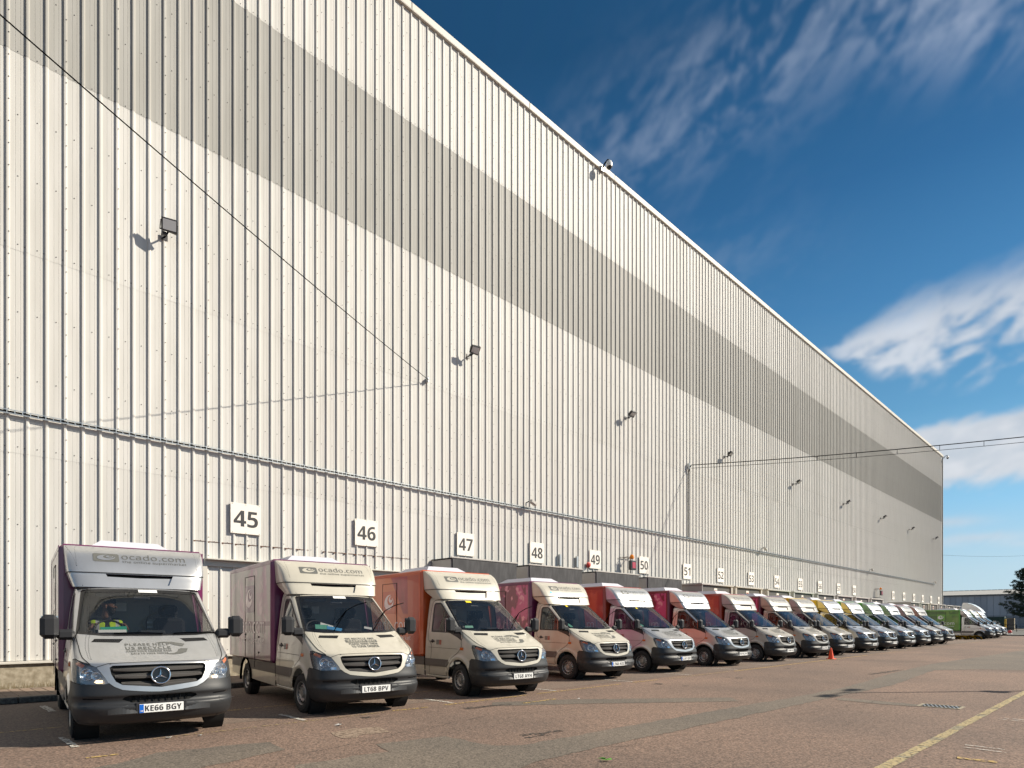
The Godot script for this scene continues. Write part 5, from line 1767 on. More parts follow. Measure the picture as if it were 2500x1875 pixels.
func make_dome(at: Vector3, label: String) -> void:
	var o := thing("security_camera", label, "security camera", at, 0, "dome cameras on the eaves")
	var m := MB.new()
	m.tube([Vector3(0, 0.0, -0.20), Vector3(0, 0.18, -0.05), Vector3(0, 0.26, 0.12), Vector3(0, 0.20, 0.20)], 0.035, 8)
	m.box(Vector3(0, 0, -0.20), Vector3(0.2, 0.24, 0.06), 0.01)
	obj("bracket", m, M.galvanised, o)
	m = MB.new()
	m.lathe([Vector2(0.0, -0.16), Vector2(0.15, -0.14), Vector2(0.155, 0.0), Vector2(0.12, 0.10), Vector2(0.05, 0.16), Vector2(0.0, 0.17)], Transform3D(Basis.IDENTITY, Vector3(0, 0.02, 0.20)), 18)
	obj("housing", m, M.white_plastic, o)
	m = MB.new()
	m.ball(Vector3(0, -0.13, 0.20), Vector3(0.12, 0.11, 0.12), 16, 8)
	obj("dome", m, M.black_gloss, o)

func sagging(a: Vector3, b: Vector3, sag: float, n := 28) -> Array:
	var o := []
	for i in n + 1:
		var t := float(i) / n
		o.append(a.lerp(b, t) - Vector3(0, 4.0 * sag * t * (1.0 - t), 0))
	return o

func make_fixtures() -> void:
	var nums := [[45, 7.26, 4.56], [46, 11.21, 4.56], [47, 15.52, 4.56], [48, 19.49, 4.56], [49, 23.5, 4.56], [50, 27.6, 4.56], [51, 31.95, 4.49], [52, 35.95, 4.49], [53, 40.2, 4.49], [54, 44.3, 4.49], [55, 48.6, 4.49], [56, 52.7, 4.49], [57, 57.1, 4.49], [58, 61.2, 4.49], [59, 73.74, 4.43], [60, 77.9, 4.43], [61, 82.1, 4.43], [62, 86.2, 4.43], [63, 90.4, 4.43], [64, 94.5, 4.43]]
	for q in nums: make_number_sign(q[0], q[1], q[2])
	for q in [[15.55, 3.26, 3.87, 47], [19.50, 3.35, 3.87, 48], [23.80, 3.40, 3.86, 49], [27.83, 3.26, 3.82, 50]]: make_shelter(q[0], q[1], q[2], q[3])
	for q in [[31.72, 51], [35.6, 52], [39.9, 53], [44.0, 54], [48.3, 55], [52.4, 56], [56.7, 57], [60.8, 58], [73.7, 59], [77.8, 60], [82.0, 61], [86.1, 62], [90.3, 63], [94.4, 64]]: make_hood_dock(q[0], 3.55, 3.63, q[1], q[1] in [51, 59], "dock housings along the wall")
	var where := ["nearest the camera, high above the silver van", "second nearest, right of the cable anchor", "above the warning light unit", "just right of the cable pair's anchor", "fifth from the left, below the sagging cables", "fourth from the far corner", "third from the far corner", "second from the far corner", "closest to the far corner"]
	var xs := [5.15, 15.64, 25.98, 36.43, 47.3, 58.4, 69.3, 80.1, 91.5]
	for i in 9: make_floodlight(xs[i], 11.78 + 0.0028 * xs[i], "black floodlight on a wall bracket, %s" % where[i], [-0.25, -0.25, -0.15, 0.1, 0.0, 0.1, 0.0, 0.1, 0.05][i], [0.40, 0.85, 1.1, 1.1, 1.1, 1.1, 1.1, 1.1, 1.1][i])
	make_dome(Vector3(23.97, 23.08, WALL_Z + 0.33), "white dome camera on a bracket at the middle of the roof edge")
	make_dome(Vector3(97.15, 23.0, WALL_Z + 0.33), "small dome camera at the far top corner of the warehouse")
	# cable tray
	var o := thing("cable_tray", "galvanised cable tray running the length of the wall above the bay signs", "cable tray", Vector3.ZERO)
	for k in 3:
		var m := MB.new()
		m.box(Vector3(41.0, [6.32, 6.405, 6.36][k], WALL_Z + [0.115, 0.115, 0.055][k]), Vector3(103.0, 0.014, 0.014))
		obj("rail", m, M.galvanised, o)
	var m := MB.new()
	m.box(Vector3(41.0, 6.34, WALL_Z + 0.085), Vector3(102.9, 0.006, 0.06))
	obj("tray_floor", m, M.galvanised, o)
	var pl := []
	var rung := MB.new()
	rung.box(Vector3.ZERO, Vector3(0.016, 0.10, 0.012))
	for i in 720: pl.append(Transform3D(Basis.IDENTITY, Vector3(-10.3 + 0.142 * i, 6.362, WALL_Z + 0.120)))
	many("rung", rung.mesh(), M.galvanised, pl, o)
	m = MB.new()
	for k in 3: m.tube([Vector3(-10.4, 6.365 + 0.012 * (k % 2), WALL_Z + 0.065 + 0.018 * k), Vector3(92.3, 6.365 + 0.012 * (k % 2), WALL_Z + 0.065 + 0.018 * k)], 0.011, 6)
	obj("cable", m, M.cable_black, o)
	var cw := ["nearest the camera", "second of the four", "third of the four", "at the far end of it"]
	for i in 4:
		var c := thing("wall_camera", "small grey wall camera on the cable tray, %s" % cw[i], "security camera", Vector3([18.71, 41.47, 65.3, 91.1][i], 6.44, WALL_Z + 0.15), 0, "small cameras on the cable tray")
		m = MB.new()
		m.box(Vector3(0, 0.06, 0.02), Vector3(0.05, 0.14, 0.05), 0.01)
		m.tube([Vector3(0, 0.10, 0.0), Vector3(0.05, 0.16, 0.10), Vector3(0.14, 0.17, 0.16)], 0.02, 6)
		obj("bracket", m, M.galvanised, c)
		m = MB.new()
		m.box(Vector3(0.24, 0.13, 0.20), Vector3(0.36, 0.15, 0.17), 0.03, Basis(Vector3.BACK, -0.35))
		obj("camera_body", m, M.dock_light, c)
	# overhead cables
	o = thing("overhead_cable", "single black cable slung from the wall over the near vans to the left", "cable")
	m = MB.new()
	m.tube(sagging(Vector3(13.68, 10.28, WALL_Z + 0.15), Vector3(-24.1, 11.9, 2.0), 0.75), 0.011, 6)
	obj("wire", m, M.cable_black, o)
	m = MB.new()
	m.box(Vector3(13.70, 10.28, WALL_Z + 0.08), Vector3(0.05, 0.16, 0.14), 0.01)
	m.ball(Vector3(13.66, 10.28, WALL_Z + 0.17), Vector3(0.035, 0.035, 0.035), 8, 6)
	obj("anchor", m, M.galvanised, o)
	o = thing("overhead_cable", "pair of black cables tied together, slung from the wall to the right", "cable")
	var a := sagging(Vector3(32.15, 10.50, WALL_Z + 0.20), Vector3(45.1, 11.3, 10.5), 0.40, 34)
	var b := sagging(Vector3(32.15, 10.32, WALL_Z + 0.20), Vector3(45.1, 11.05, 10.5), 0.44, 34)
	m = MB.new(); m.tube(a, 0.022, 6); obj("wire", m, M.cable_black, o)
	m = MB.new(); m.tube(b, 0.012, 6); obj("wire", m, M.cable_black, o)
	m = MB.new()
	for i in range(1, 34, 2): m.tube([a[i], b[i]], 0.012, 5)
	obj("cable_tie", m, M.cable_black, o)
	m = MB.new()
	m.box(Vector3(32.02, 10.42, WALL_Z + 0.10), Vector3(0.07, 0.34, 0.20), 0.01)
	m.tube([Vector3(32.05, 9.95, WALL_Z + 0.05), Vector3(32.05, 10.45, WALL_Z + 0.22)], 0.018, 6)
	obj("anchor", m, M.galvanised, o)
	m = MB.new()
	m.tube([Vector3(32.15, 10.48, WALL_Z + 0.2), Vector3(32.06, 10.2, WALL_Z + 0.09), Vector3(32.06, 9.8, WALL_Z + 0.07), Vector3(32.06, 6.40, WALL_Z + 0.07)], 0.028, 6)
	obj("drop_cable", m, M.cable_black, o)
	o = thing("overhead_cable", "thin wire running right from the far corner of the warehouse", "cable")
	m = MB.new(); m.tube(sagging(Vector3(96.1, 10.3, WALL_Z + 0.1), Vector3(150.0, 14.4, -9.0), 0.5), 0.012, 5)
	obj("wire", m, M.cable_black, o)
	# warning light units
	for q in [[25.91, 4.40, "between two number signs"], [67.8, 4.44, "farther along, over a dock housing"]]:
		o = thing("warning_light", "black warning light unit with red panel and amber beacon %s" % q[2], "warning light", Vector3(q[0], q[1], WALL_Z + 0.04), 0, "warning light units on the wall")
		m = MB.new()
		for y in [-0.42, 0.42]:
			m.box(Vector3(0, y, 0.04), Vector3(0.9, 0.03, 0.03))
			for x in [-0.22, 0.22]: m.box(Vector3(x, y, 0.20), Vector3(0.03, 0.03, 0.34))
			m.box(Vector3(0, y, 0.36), Vector3(0.6, 0.03, 0.03))
		m.box(Vector3(0, 0, 0.34), Vector3(0.05, 0.86, 0.03))
		obj("frame", m, M.screw, o)
		m = MB.new(); m.box(Vector3(0.05, 0.02, 0.44), Vector3(0.46, 0.46, 0.16), 0.02)
		obj("case", m, M.lamp_black, o)
		m = MB.new(); m.box(Vector3(0.05, 0.02, 0.524), Vector3(0.28, 0.30, 0.02), 0.005)
		obj("red_panel", m, M.beacon_red, o)
		m = MB.new()
		m.lathe([Vector2(0.10, 0.44), Vector2(0.11, 0.48), Vector2(0.10, 0.58), Vector2(0.05, 0.65), Vector2(0.0, 0.66)], Transform3D(Basis.IDENTITY, Vector3(0.04, -0.10, 0.40)), 16)
		obj("amber_beacon", m, M.amber, o)
	o = thing("alarm_bell", "small red alarm bell on the wall beside a number sign", "alarm bell", Vector3(22.95, 4.28, WALL_Z + 0.04))
	m = MB.new(); m.lathe([Vector2(0.13, 0.05), Vector2(0.12, 0.11), Vector2(0.06, 0.15), Vector2(0.0, 0.155)], Transform3D(Basis(Vector3.RIGHT, PI / 2), Vector3.ZERO), 18)
	obj("gong", m, M.red_plastic, o)
	m = MB.new(); m.box(Vector3(0, -0.03, 0.03), Vector3(0.12, 0.2, 0.06), 0.01)
	obj("back_box", m, M.red_plastic, o)
	var jb := ["left", "right"]
	for i in 2:
		o = thing("junction_box", "narrow grey junction box left of the red bell, the %s of two" % jb[i], "junction box", Vector3([20.95, 22.12][i], 4.30, WALL_Z + 0.05), 0, "grey boxes between signs 48 and 49")
		m = MB.new(); m.box(Vector3(0, 0.05, 0.04), Vector3(0.12, 0.50, 0.10), 0.01)
		obj("case", m, M.galvanised, o)
		m = MB.new(); m.tube([Vector3(0, -0.2, 0.03), Vector3(0, -0.42, 0.02)], 0.02, 6)
		obj("conduit", m, M.galvanised, o)

# ------------------------------------------------------------------ far end of the yard
func make_far_end() -> void:
	var o := thing("shed", "low grey metal shed with a pale shallow roof beyond the far end of the yard", "building", Vector3(205, 0, -46))
	var rng := RandomNumberGenerator.new()
	rng.seed = 9
	var m := MB.new()
	m.box(Vector3(15, 4.4, 0), Vector3(29.8, 8.8, 75.8)); obj("wall", m, M.shed_wall, o)
	var pm := MB.new()
	pm.box(Vector3.ZERO, Vector3(0.06, 8.6, 1.27), 0.02)
	var pmesh := pm.mesh()
	var tones := []
	for k in 3: tones.append(mat("shed_panel_%d" % k, 0.36 + 0.03 * k, 0.38 + 0.03 * k, 0.42 + 0.03 * k, 0.5))
	for i in 56:
		var p := obj("wall_panel", pmesh, tones[rng.randi_range(0, 2)], o)
		p.position = Vector3(0.06, 4.4, -37.3 + 1.355 * i)
	m = MB.new(); m.box(Vector3(-0.05, 8.85, 0), Vector3(0.5, 0.36, 76.2), 0.02); obj("gutter", m, M.shed_trim, o)
	m = MB.new()
	for s in 2:
		var x0: float = [-0.4, 30.4][s]
		if s == 1: m.quad(Vector3(x0, 9.0, 38.2), Vector3(15, 10.75, 38.2), Vector3(15, 10.75, -38.2), Vector3(x0, 9.0, -38.2))
		else: m.quad(Vector3(x0, 9.0, -38.2), Vector3(15, 10.75, -38.2), Vector3(15, 10.75, 38.2), Vector3(x0, 9.0, 38.2))
	for s in [-38.0, 38.0]: m.tri(Vector3(-0.4, 8.95, s), Vector3(30.4, 8.95, s), Vector3(15, 10.7, s))
	obj("roof", m, M.shed_roof, o)
	m = MB.new()
	for i in 60: m.box(Vector3(15, 10.8, -37.8 + i * 1.28), Vector3(0.5, 0.14, 1.16))
	obj("ridge_cap", m, M.shed_roof, o)
	# palisade fence
	o = thing("palisade_fence", "dark steel palisade fence in front of the grey shed, behind the pine", "fence", Vector3(190, 0.1, -19))
	m = MB.new(); m.box(Vector3.ZERO, Vector3(0.02, 3.1, 0.09)); m.tri(Vector3(0.011, 1.55, -0.045), Vector3(0.011, 1.55, 0.045), Vector3(0.011, 1.70, 0))
	var pale := m.mesh()
	for i in 120:
		var p := obj("pale", pale, M.fence_steel, o)
		p.position = Vector3(0, 1.57, -12.0 + i * 0.2)
	for y in [0.5, 2.6]:
		m = MB.new(); m.box(Vector3(0.03, y, 0), Vector3(0.04, 0.06, 24.2)); obj("rail", m, M.fence_steel, o)
	for i in 7:
		m = MB.new(); m.box(Vector3(0.06, 1.5, -12.0 + 4.0 * i), Vector3(0.12, 3.0, 0.10)); obj("post", m, M.fence_steel, o)
	# container, cabinet, post, guard rail
	o = thing("container", "dark green steel container with two white notices behind the farthest van", "container", Vector3(175, 0.1, -24.0))
	m = MB.new(); m.box(Vector3(0, 1.42, 0), Vector3(2.4, 2.7, 6.0), 0.04); obj("shell", m, M.container_green, o)
	for i in 20:
		m = MB.new(); m.box(Vector3(-1.215, 1.42, -2.8 + 0.295 * i), Vector3(0.04, 2.5, 0.14), 0.01); obj("wall_rib", m, M.container_green, o)
	for i in 2:
		m = MB.new(); m.box(Vector3(-1.25, 1.65 - 0.45 * i, 1.25 + 0.7 * i), Vector3(0.01, 0.46, 0.6)); obj("notice", m, M.sign_white, o)
	o = thing("cabinet", "beige steel cabinet between the yellow post and the fence", "cabinet", Vector3(162, 0.1, -18.7))
	m = MB.new(); m.box(Vector3(0, 1.2, 0), Vector3(1.0, 2.4, 1.5), 0.03); obj("case", m, M.concrete, o)
	m = MB.new(); m.box(Vector3(-0.51, 1.2, 0.0), Vector3(0.02, 2.1, 1.3), 0.005); obj("door", m, M.moulding, o)
	o = thing("marker_post", "yellow steel post standing behind the farthest van", "post", Vector3(150, 0.1, -18.0))
	m = MB.new(); m.lathe([Vector2(0.16, 0.0), Vector2(0.16, 2.05), Vector2(0.11, 2.17), Vector2(0.0, 2.2)], Transform3D.IDENTITY, 14); obj("tube", m, M.guard_yellow, o)
	m = MB.new(); m.box(Vector3(0, 0.01, 0), Vector3(0.34, 0.02, 0.34)); obj("base_plate", m, M.guard_yellow, o)
	o = thing("guard_rail", "galvanised tubular guard rail at the end of the yard", "guard rail", Vector3(129.7, 0.12, -15.0))
	m = MB.new()
	m.tube([Vector3(0, 0, 0.9), Vector3(0, 1.08, 0.9), Vector3(0, 1.12, 0.85), Vector3(0, 1.12, -1.65), Vector3(0, 1.08, -1.7), Vector3(0, 0, -1.7)], 0.045, 8); obj("hoop", m, M.galvanised, o)
	m = MB.new(); m.tube([Vector3(0, 0.55, 0.9), Vector3(0, 0.55, -1.7)], 0.035, 8); obj("mid_rail", m, M.galvanised, o)
	m = MB.new(); m.tube([Vector3(0, 0, -0.25), Vector3(0, 1.12, -0.25)], 0.04, 8); obj("post", m, M.galvanised, o)
	o = thing("bollard", "round-topped red bollard on the kerb in front of the farthest van", "bollard", Vector3(103.9, 0.12, -12.0))
	m = MB.new(); m.ball(Vector3(0, 0.28, 0), Vector3(0.24, 0.22, 0.24), 16, 10); obj("cap", m, M.red_plastic, o)
	m = MB.new(); m.lathe([Vector2(0.26, 0.0), Vector2(0.24, 0.09), Vector2(0.15, 0.14)], Transform3D.IDENTITY, 16); obj("base", m, M.sign_white, o)
	# yellow wheel guides on the free bays
	var gl := ["left", "middle", "right"]
	for i in 3:
		o = thing("wheel_guide", "bent yellow steel wheel guide on the empty bay, the %s one of three" % gl[i], "wheel guide", Vector3([69.9, 70.7, 71.4][i], 0, [-11.6, -11.1, -10.7][i]), 0, "yellow wheel guides")
		for k in 2:
			m = MB.new()
			var z0 := -0.5 * k
			var pts := []
			for j in 9: pts.append(Vector3(0.28 * k, 0.05 + 0.30 * sin(PI * j / 8.0), 0.42 * cos(PI * j / 8.0) + z0))
			m.tube(pts, 0.085, 8)
			obj("tube", m, M.guard_yellow, o)
	# tractor unit whose roof deflector shows above the far vans
	o = thing("lorry", "white lorry cab with a tall curved roof deflector behind the far vans", "lorry", Vector3(99.2, 0, -16.0))
	var deep := func(poly: Array, w: float, mm: Material, nm: String) -> void:
		var q := MB.new()
		var p := PackedVector2Array(poly)
		q.plate(p, Transform3D(Basis(Vector3(0, 0, 1), Vector3(0, 1, 0), Vector3(-1, 0, 0)), Vector3(-w / 2, 0, 0)), 0)
		q.plate(p, Transform3D(Basis(Vector3(0, 0, 1), Vector3(0, 1, 0), Vector3(1, 0, 0)), Vector3(w / 2, 0, 0)), 0)
		for i in p.size():
			var c := p[i]; var d := p[(i + 1) % p.size()]
			q.quad(Vector3(-w / 2, c.y, c.x), Vector3(w / 2, c.y, c.x), Vector3(w / 2, d.y, d.x), Vector3(-w / 2, d.y, d.x))
		obj(nm, q, mm, o)
	deep.call([Vector2(-0.25, 2.82), Vector2(-0.25, 3.65), Vector2(-0.12, 4.10), Vector2(0.0, 4.16), Vector2(0.30, 4.13), Vector2(0.85, 3.93), Vector2(1.35, 3.60), Vector2(1.72, 3.22), Vector2(1.95, 2.86), Vector2(1.70, 2.82)], 2.2, M.paint_white, "roof_deflector")
	deep.call([Vector2(-0.4, 0.6), Vector2(-0.4, 2.8), Vector2(1.65, 2.8), Vector2(2.0, 1.7), Vector2(2.05, 0.45), Vector2(1.7, 0.45)], 2.3, M.paint_white, "cab")
	deep.call([Vector2(-3.2, 0.55), Vector2(-3.2, 0.85), Vector2(1.5, 0.85), Vector2(1.5, 0.55)], 1.0, M.black_plastic, "chassis")
	m = MB.new(); m.quad(Vector3(-0.95, 1.75, 2.0), Vector3(0.95, 1.75, 2.0), Vector3(0.95, 2.45, 1.73), Vector3(-0.95, 2.45, 1.73)); obj("windscreen", m, M.black_gloss, o)
	for s in [-1, 1]:
		for z in [1.1, -2.2]:
			m = MB.new(); m.lathe([Vector2(0.25, -0.13), Vector2(0.48, -0.14), Vector2(0.50, -0.08), Vector2(0.50, 0.08), Vector2(0.48, 0.14), Vector2(0.0, 0.08)], Transform3D(Basis(Vector3(0, 0, 1), Vector3(s, 0, 0), Vector3(0, 1, 0)), Vector3(0.98 * s, 0.50, z)), 22); obj("wheel", m, M.tyre, o)
	make_pine(Vector3(160, 0.1, -15.6))

func make_pine(at: Vector3) -> void:
	var o := thing("pine_tree", "dark bushy pine tree with uneven layered branches at the right edge", "tree", at)
	var rng := RandomNumberGenerator.new()
	rng.seed = 21
	var m := MB.new()
	for i in 10:
		var y0 := 1.22 * i
		var w := 0.30 * (1.0 - i / 11.0) + 0.03
		m.tube([Vector3(0.08 * sin(i * 1.3), y0, 0.07 * cos(i)), Vector3(0.08 * sin((i + 1) * 1.3), y0 + 1.23, 0.07 * cos(i + 1))], w, 8, false)
	obj("trunk", m, M.bark, o)
	var limb := MB.new()
	var places := []
	for i in 58:
		var y := 2.3 + 9.6 * (i + rng.randf()) / 58.0
		var t := i * 2.4 + rng.randf() * 1.2
		var reach := (4.3 * pow(clampf((12.9 - y) / 8.2, 0.0, 1.0), 0.75) + 0.2) * (0.5 + 0.6 * rng.randf())
		if y < 4.0: reach *= 0.85
		var d := Vector3(cos(t), 0, sin(t))
		var pts := [Vector3(0, y, 0)]
		for k in 6:
			var f := (k + 1) / 6.0
			pts.append(Vector3(0, y + 0.16 * reach * f * f + (rng.randf() - 0.5) * 0.12, 0) + d * reach * f + Vector3(rng.randf() - 0.5, 0, rng.randf() - 0.5) * 0.16)
		limb.tube(pts, 0.04, 5, false)
		for k in range(2, 7):
			var c: Vector3 = pts[k]
			for twig in 3:
				var e := c + Vector3(rng.randf() - 0.5, 0.35 * rng.randf() - 0.05, rng.randf() - 0.5) * 1.1 * minf(1.0, reach / 2.0)
				limb.tube([c, e], 0.012, 4, false)
				for j in 11:
					var q := Vector3(rng.randfn() * 0.16, rng.randfn() * 0.10 + 0.03, rng.randfn() * 0.16)
					var bb := Basis(Vector3(rng.randf() - 0.5, 0.3 * (rng.randf() - 0.5), rng.randf() - 0.5).normalized(), rng.randf() * 1.4)
					places.append(Transform3D(bb.scaled(Vector3.ONE * (0.8 + 0.7 * rng.randf())), e + q))
	obj("limbs", limb, M.bark, o)
	var tuft := MB.new()
	for i in 9:
		var a := Vector3(rng.randf() - 0.5, rng.randf() * 0.9 - 0.1, rng.randf() - 0.5).normalized() * 0.24
		var s := a.cross(Vector3(rng.randf() - 0.5, rng.randf() - 0.5, rng.randf() - 0.5)).normalized() * 0.02
		tuft.tri(-s, s, a)
	many("needles", tuft.mesh(), M.needles, places, o)

func make_small_things() -> void:
	var o := thing("traffic_cone", "plain orange traffic cone standing in front of the yellow-boxed vans", "traffic cone", Vector3(29.35, 0.004, -9.58))
	var m := MB.new(); m.box(Vector3(0, 0.015, 0), Vector3(0.33, 0.03, 0.33), 0.008); obj("base", m, M.cone_orange, o)
	m = MB.new(); m.lathe([Vector2(0.125, 0.03), Vector2(0.115, 0.05), Vector2(0.035, 0.48), Vector2(0.028, 0.495), Vector2(0.0, 0.495)], Transform3D.IDENTITY, 20); obj("cone", m, M.cone_orange, o)
	# drain grate
	o = thing("drain_grate", "rectangular steel drain grate set in the asphalt near the long yellow line", "drain grate", Vector3(14.26, 0.003, -2.69))
	m = MB.new()
	for s in [-1, 1]:
		m.box(Vector3(0.235 * s, 0.003, 0), Vector3(0.05, 0.008, 0.70))
		m.box(Vector3(0, 0.0032, 0.325 * s), Vector3(0.43, 0.008, 0.05))
	obj("frame", m, M.concrete, o)
	m = MB.new(); m.box(Vector3(0, 0.0, 0), Vector3(0.42, 0.004, 0.60)); obj("pit", m, M.void_black, o)
	for i in 9:
		m = MB.new(); m.box(Vector3(0, 0.004, -0.27 + 0.0675 * i), Vector3(0.42, 0.006, 0.024), 0.0, Basis(Vector3.UP, 0.3)); obj("bar", m, M.galvanised, o)
	# litter
	var rng := RandomNumberGenerator.new()
	rng.seed = 31
	var lt := [[5.89, -4.37, "crumpled green and yellow wrapper lying on the asphalt in the foreground", "wrapper", 0.07], [4.99, -8.79, "white scrap of paper on the asphalt in front of the second van", "litter", 0.05], [10.27, -8.32, "tiny white scrap on the asphalt in front of the fourth van", "litter", 0.035], [2.77, -9.51, "pale scrap of paper just in front of the silver van", "litter", 0.045], [3.15, -9.42, "smallest pale scrap by the front wheel of the silver van", "litter", 0.03]]
	for q in lt:
		m = MB.new()
		for i in 10:
			var c := Vector3((rng.randf() - 0.5) * q[4], rng.randf() * q[4] * 0.35, (rng.randf() - 0.5) * q[4])
			m.tri(c + Vector3(rng.randf(), rng.randf() * 0.3, 0) * q[4], c + Vector3(0, rng.randf() * 0.3, rng.randf()) * q[4], c - Vector3(rng.randf(), 0, rng.randf()) * q[4])
		var lo := obj("litter" if q[3] == "litter" else "wrapper", m, mat("wrap", 0.12, 0.35, 0.04, 0.5) if q[3] == "wrapper" else M.paper)
		lo.position = Vector3(q[0], 0.006, q[1])
		tag(lo, q[2], q[3])
	# lamp post in the yard behind the camera's right shoulder; its shadow falls across the asphalt in view
	o = thing("lamp_post", "tall galvanised lamp post with two lamp heads at the edge of the yard", "lamp post", Vector3(24.3, 0, 2.6))
	m = MB.new(); m.lathe([Vector2(0.11, 0.0), Vector2(0.11, 1.4), Vector2(0.075, 1.45), Vector2(0.05, 8.0)], Transform3D.IDENTITY, 14); obj("pole", m, M.galvanised, o)
	m = MB.new(); m.tube([Vector3(-0.55, 8.0, 0), Vector3(0.55, 8.0, 0)], 0.03, 8); obj("cross_arm", m, M.galvanised, o)
	for s in [-1, 1]:
		m = MB.new(); m.box(Vector3(0.85 * s, 8.02, 0.0), Vector3(0.62, 0.12, 0.30), 0.04); obj("lamp_head", m, M.lamp_black, o)
	m = MB.new(); m.box(Vector3(0, 5.5, 0.12), Vector3(0.34, 0.20, 0.42), 0.03); obj("camera_box", m, M.lamp_black, o)
	for q in [[Vector3(-24.1, 0, 2.0), 12.1, "timber pole carrying the cable to the left of the yard"], [Vector3(45.1, 0, 10.6), 11.5, "timber pole carrying the pair of cables on the right of the yard"], [Vector3(150.0, 0, -8.9), 14.6, "timber pole carrying the thin wire behind the pine"]]:
		o = thing("cable_pole", q[2], "pole", q[0])
		m = MB.new(); m.lathe([Vector2(0.14, 0.0), Vector2(0.10, q[1]), Vector2(0.0, q[1] + 0.02)], Transform3D.IDENTITY, 12); obj("pole", m, M.bark, o)

func on_van(van: Node3D, called: String, label: String, c: Vector3, size: Vector3, tilt: Vector3, material: Material) -> void:
	var m := MB.new()
	m.box(Vector3.ZERO, size, 0.001, Basis.from_euler(tilt))
	var o := obj(called, m, material)
	o.transform = van.transform * Transform3D(Basis.IDENTITY, c)
	tag(o, label, "paper" if called.begins_with("paper") else "folder")

# ------------------------------------------------------------------ everything
func _ready() -> void:
	# camera: level, with a raised lens (the photograph's verticals are upright)
	var cam := Camera3D.new()
	cam.name = "camera"
	cam.projection = Camera3D.PROJECTION_FRUSTUM
	cam.near = 0.1
	cam.far = 900.0
	cam.size = 0.1 * 1875.0 / 1530.0
	cam.frustum_offset = Vector2(0.0, 0.1 * 582.5 / 1530.0)
	cam.position = Vector3(0, 1.605, 0)
	cam.rotation.y = -deg_to_rad(90.0 - 45.056)
	add_child(cam)
	cam.current = true
	var env := Environment.new()
	env.background_mode = Environment.BG_SKY
	var sky := PanoramaSkyMaterial.new()
	sky.panorama = make_sky()
	sky.energy_multiplier = 0.66
	env.sky = Sky.new()
	env.sky.sky_material = sky
	env.tonemap_mode = Environment.TONE_MAPPER_LINEAR
	env.tonemap_exposure = 1.5
	env.sdfgi_enabled = true
	env.ssao_enabled = true
	env.ssil_enabled = true
	var we := WorldEnvironment.new()
	we.name = "world_environment"
	we.environment = env
	add_child(we)
	var sun := DirectionalLight3D.new()
	sun.name = "sun"
	sun.light_energy = 1.6
	sun.light_color = Color(1.0, 0.96, 0.89)
	sun.light_angular_distance = 0.5
	sun.shadow_enabled = true
	add_child(sun)
	sun.look_at_from_position(Vector3(1.2, 1.08, 1.0) * 50.0, Vector3.ZERO, Vector3.UP)

	font_plain = SystemFont.new()
	font_plain.font_names = PackedStringArray(["Droid Sans"])
	font_bold = SystemFont.new()
	font_bold.font_names = PackedStringArray(["Droid Sans"])
	font_bold.font_weight = 700
	make_materials()
	make_yard()
	make_warehouse()
	make_fixtures()
	make_far_end()
	make_van_shapes()
	# the row: place of the front plate along the wall, turn, paint, box, picture, plate, label, options
	var rows := [
		[2.65, -7.0, "silver", "purple", "purple", "KE66 BGY", "silver van with a purple box nearest the camera, driver inside", {"strip": true, "up": [0, 0], "lit": true, "sticker": ["paper", -0.05, 2.075, 0.26, 0.045], "steer": 0.0}],
		[6.04, -8.0, "beige", "purple", "purple", "LT68 BPV", "cream van with a faded pink box and both wipers raised, second in row", {"up": [1, 1], "hood": "b", "sticker": ["paper", -0.08, 2.075, 0.25, 0.045], "steer": 4.0}],
		[9.73, -6.5, "beige", "orange", "orange", "LT68 AYH", "cream van with an orange box and fruit picture, third in the row", {"sticker": ["sticker_yellow", -0.28, 2.07, 0.15, 0.045]}],
		[14.47, -6.0, "beige", "purple", "maroon", "LT68 AOZ", "cream van with a plum box and a blue dot on its deflector", {"strip": true, "dot": Vector2(-0.66, 2.50), "sticker": ["sticker_yellow", -0.30, 2.07, 0.08, 0.045]}],
		[18.19, -5.0, "silver", "red", "red", "LL67 KXT", "silver van with an orange-red box, fifth in the row", {"strip": true, "sticker": ["sticker_yellow", -0.30, 2.07, 0.08, 0.045]}],
		[22.3, -5.5, "silver", "maroon", "maroon", "KD16 JXK", "silver van with a maroon box, sixth in the row", {}],
		[26.3, -5.0, "greige", "red", "red", "LT68 AZJ", "grey-beige van with a red box, seventh in the row", {}],
		[30.0, -5.5, "greige", "maroon", "maroon", "LX67 WPA", "grey-beige van with a dark maroon box, eighth in the row", {}],
		[33.2, -5.0, "greige", "yellow", "yellow", "LX67 HFB", "grey-beige van with a yellow box, ninth in the row", {}],
		[37.0, -5.5, "silver", "yellow", "yellow", "LT66 KHD", "silver van with a yellow box, tenth in the row", {}],
		[40.64, -5.0, "silver", "green", "green", "LL16 OJF", "silver van with a green box, nearer of two green ones side by side", {}],
		[44.5, -5.0, "silver", "green", "green", "LC16 UHN", "silver van with a green box, farther of two green ones side by side", {}],
		[48.5, -4.5, "silver", "dark", "maroon", "LT17 EDK", "silver van with a very dark purple box just past two green ones", {}],
		[52.25, -5.0, "greige", "red", "red", "LX18 NPO", "grey-beige van with a red box, last but one of the row", {}],
		[56.15, -5.0, "greige", "maroon", "maroon", "LN67 RFV", "grey-beige van with a maroon box at the far end of the row", {}],
		[75.7, -3.0, "silver", "green", "green", "LC16 UJA", "silver van with a bright green box and white lettering after the gap", {}],
		[79.8, -3.0, "silver", "yellow", "yellow", "LT66 KDB", "silver van with a yellow box beside the green one after the gap", {}],
		[83.7, -3.0, "silver", "purple", "purple", "LC17 OVE", "silver van beside the yellow-boxed one, farthest from the camera", {}],
	]
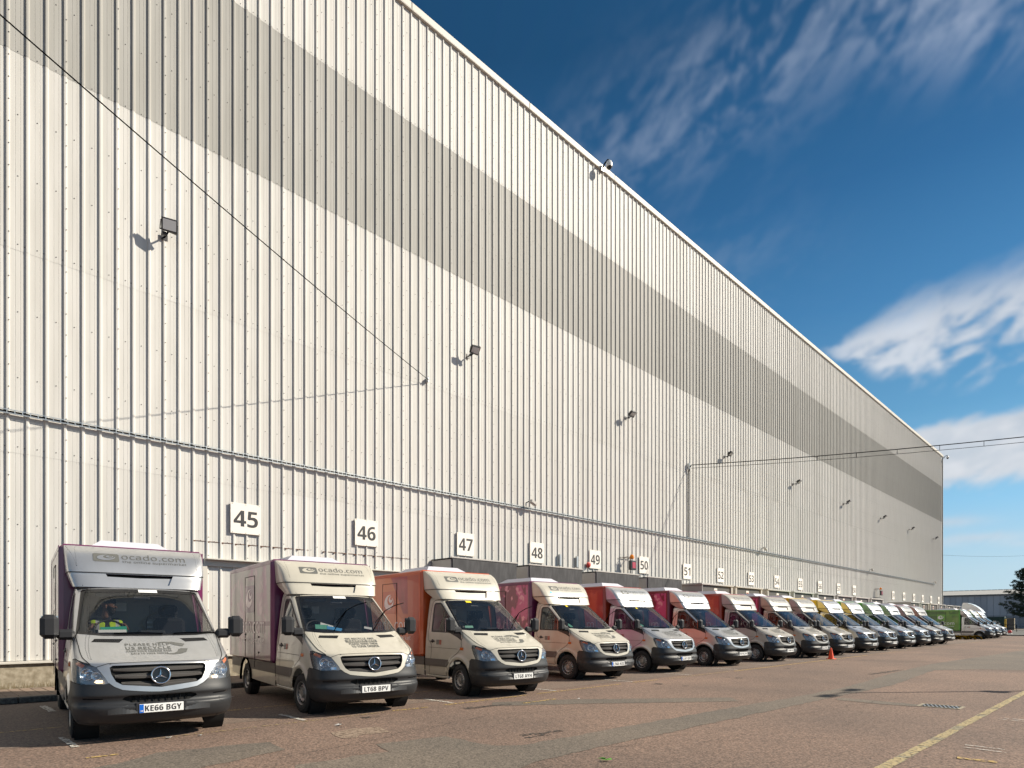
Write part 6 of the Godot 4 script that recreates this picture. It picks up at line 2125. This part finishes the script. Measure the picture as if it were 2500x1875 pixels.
	var vans := []
	for i in rows.size():
		var r: Array = rows[i]
		var a := deg_to_rad(r[1])
		var zf: float = [-9.4, -9.4, -9.4, -10.3, -10.3, -10.3, -10.15, -10.05, -9.95, -9.9, -9.85, -9.8, -9.8, -9.8, -9.8, -9.9, -9.9, -9.9][i]
		var at := Vector3(r[0] - sin(a) * 1.03, 0.003, zf - cos(a) * 1.03)
		if i > 1: r[7]["steer"] = [0.0, 0.0, -3.0, 5.0, 2.0, -6.0, 3.0, 8.0, -4.0][i % 9]
		vans.append(make_van(at, r[1], r[2], r[3], r[4], r[5], r[6], r[7]))
	make_driver(vans[0])
	on_van(vans[0], "folder", "green folder with a white edge on the dashboard of the silver van", Vector3(-0.42, 1.500, -0.34), Vector3(0.34, 0.09, 0.01), Vector3(-0.5, 0.1, 0.05), M.folder_green)
	on_van(vans[0], "paper", "white sheet lying against the green folder in the silver van", Vector3(-0.44, 1.475, -0.30), Vector3(0.36, 0.045, 0.006), Vector3(-0.4, 0.1, 0.0), M.paper)
	on_van(vans[1], "folder", "green folder leaning on the dashboard of the second van", Vector3(-0.46, 1.520, -0.36), Vector3(0.26, 0.09, 0.01), Vector3(-0.4, 0.1, -0.05), M.folder_green)
	on_van(vans[1], "folder", "blue folder lying at the foot of the second van's windscreen", Vector3(-0.26, 1.485, -0.24), Vector3(0.30, 0.07, 0.01), Vector3(-0.6, 0.1, -0.2), M.folder_blue)
	on_van(vans[1], "paper", "white papers tucked above the folders in the second van", Vector3(-0.34, 1.550, -0.42), Vector3(0.26, 0.05, 0.008), Vector3(-0.4, 0.1, -0.3), M.paper)
	on_van(vans[1], "paper", "loose white sheet at the passenger side of the second van's windscreen", Vector3(0.42, 1.495, -0.26), Vector3(0.16, 0.05, 0.006), Vector3(-0.5, 0.0, -0.2), M.paper)
	on_van(vans[2], "folder", "green folder on the dashboard of the third van", Vector3(-0.48, 1.505, -0.34), Vector3(0.24, 0.06, 0.01), Vector3(-0.5, 0.1, 0.0), M.folder_green)
	on_van(vans[3], "folder", "green folder on the dashboard of the van with the blue dot", Vector3(-0.52, 1.505, -0.34), Vector3(0.20, 0.08, 0.01), Vector3(-0.4, 0.2, -0.5), M.folder_green)
	on_van(vans[4], "folder", "green folder on the dashboard of the silver van with the red box", Vector3(-0.52, 1.505, -0.34), Vector3(0.22, 0.06, 0.01), Vector3(-0.4, 0.2, -0.3), M.folder_green)
	make_small_things()
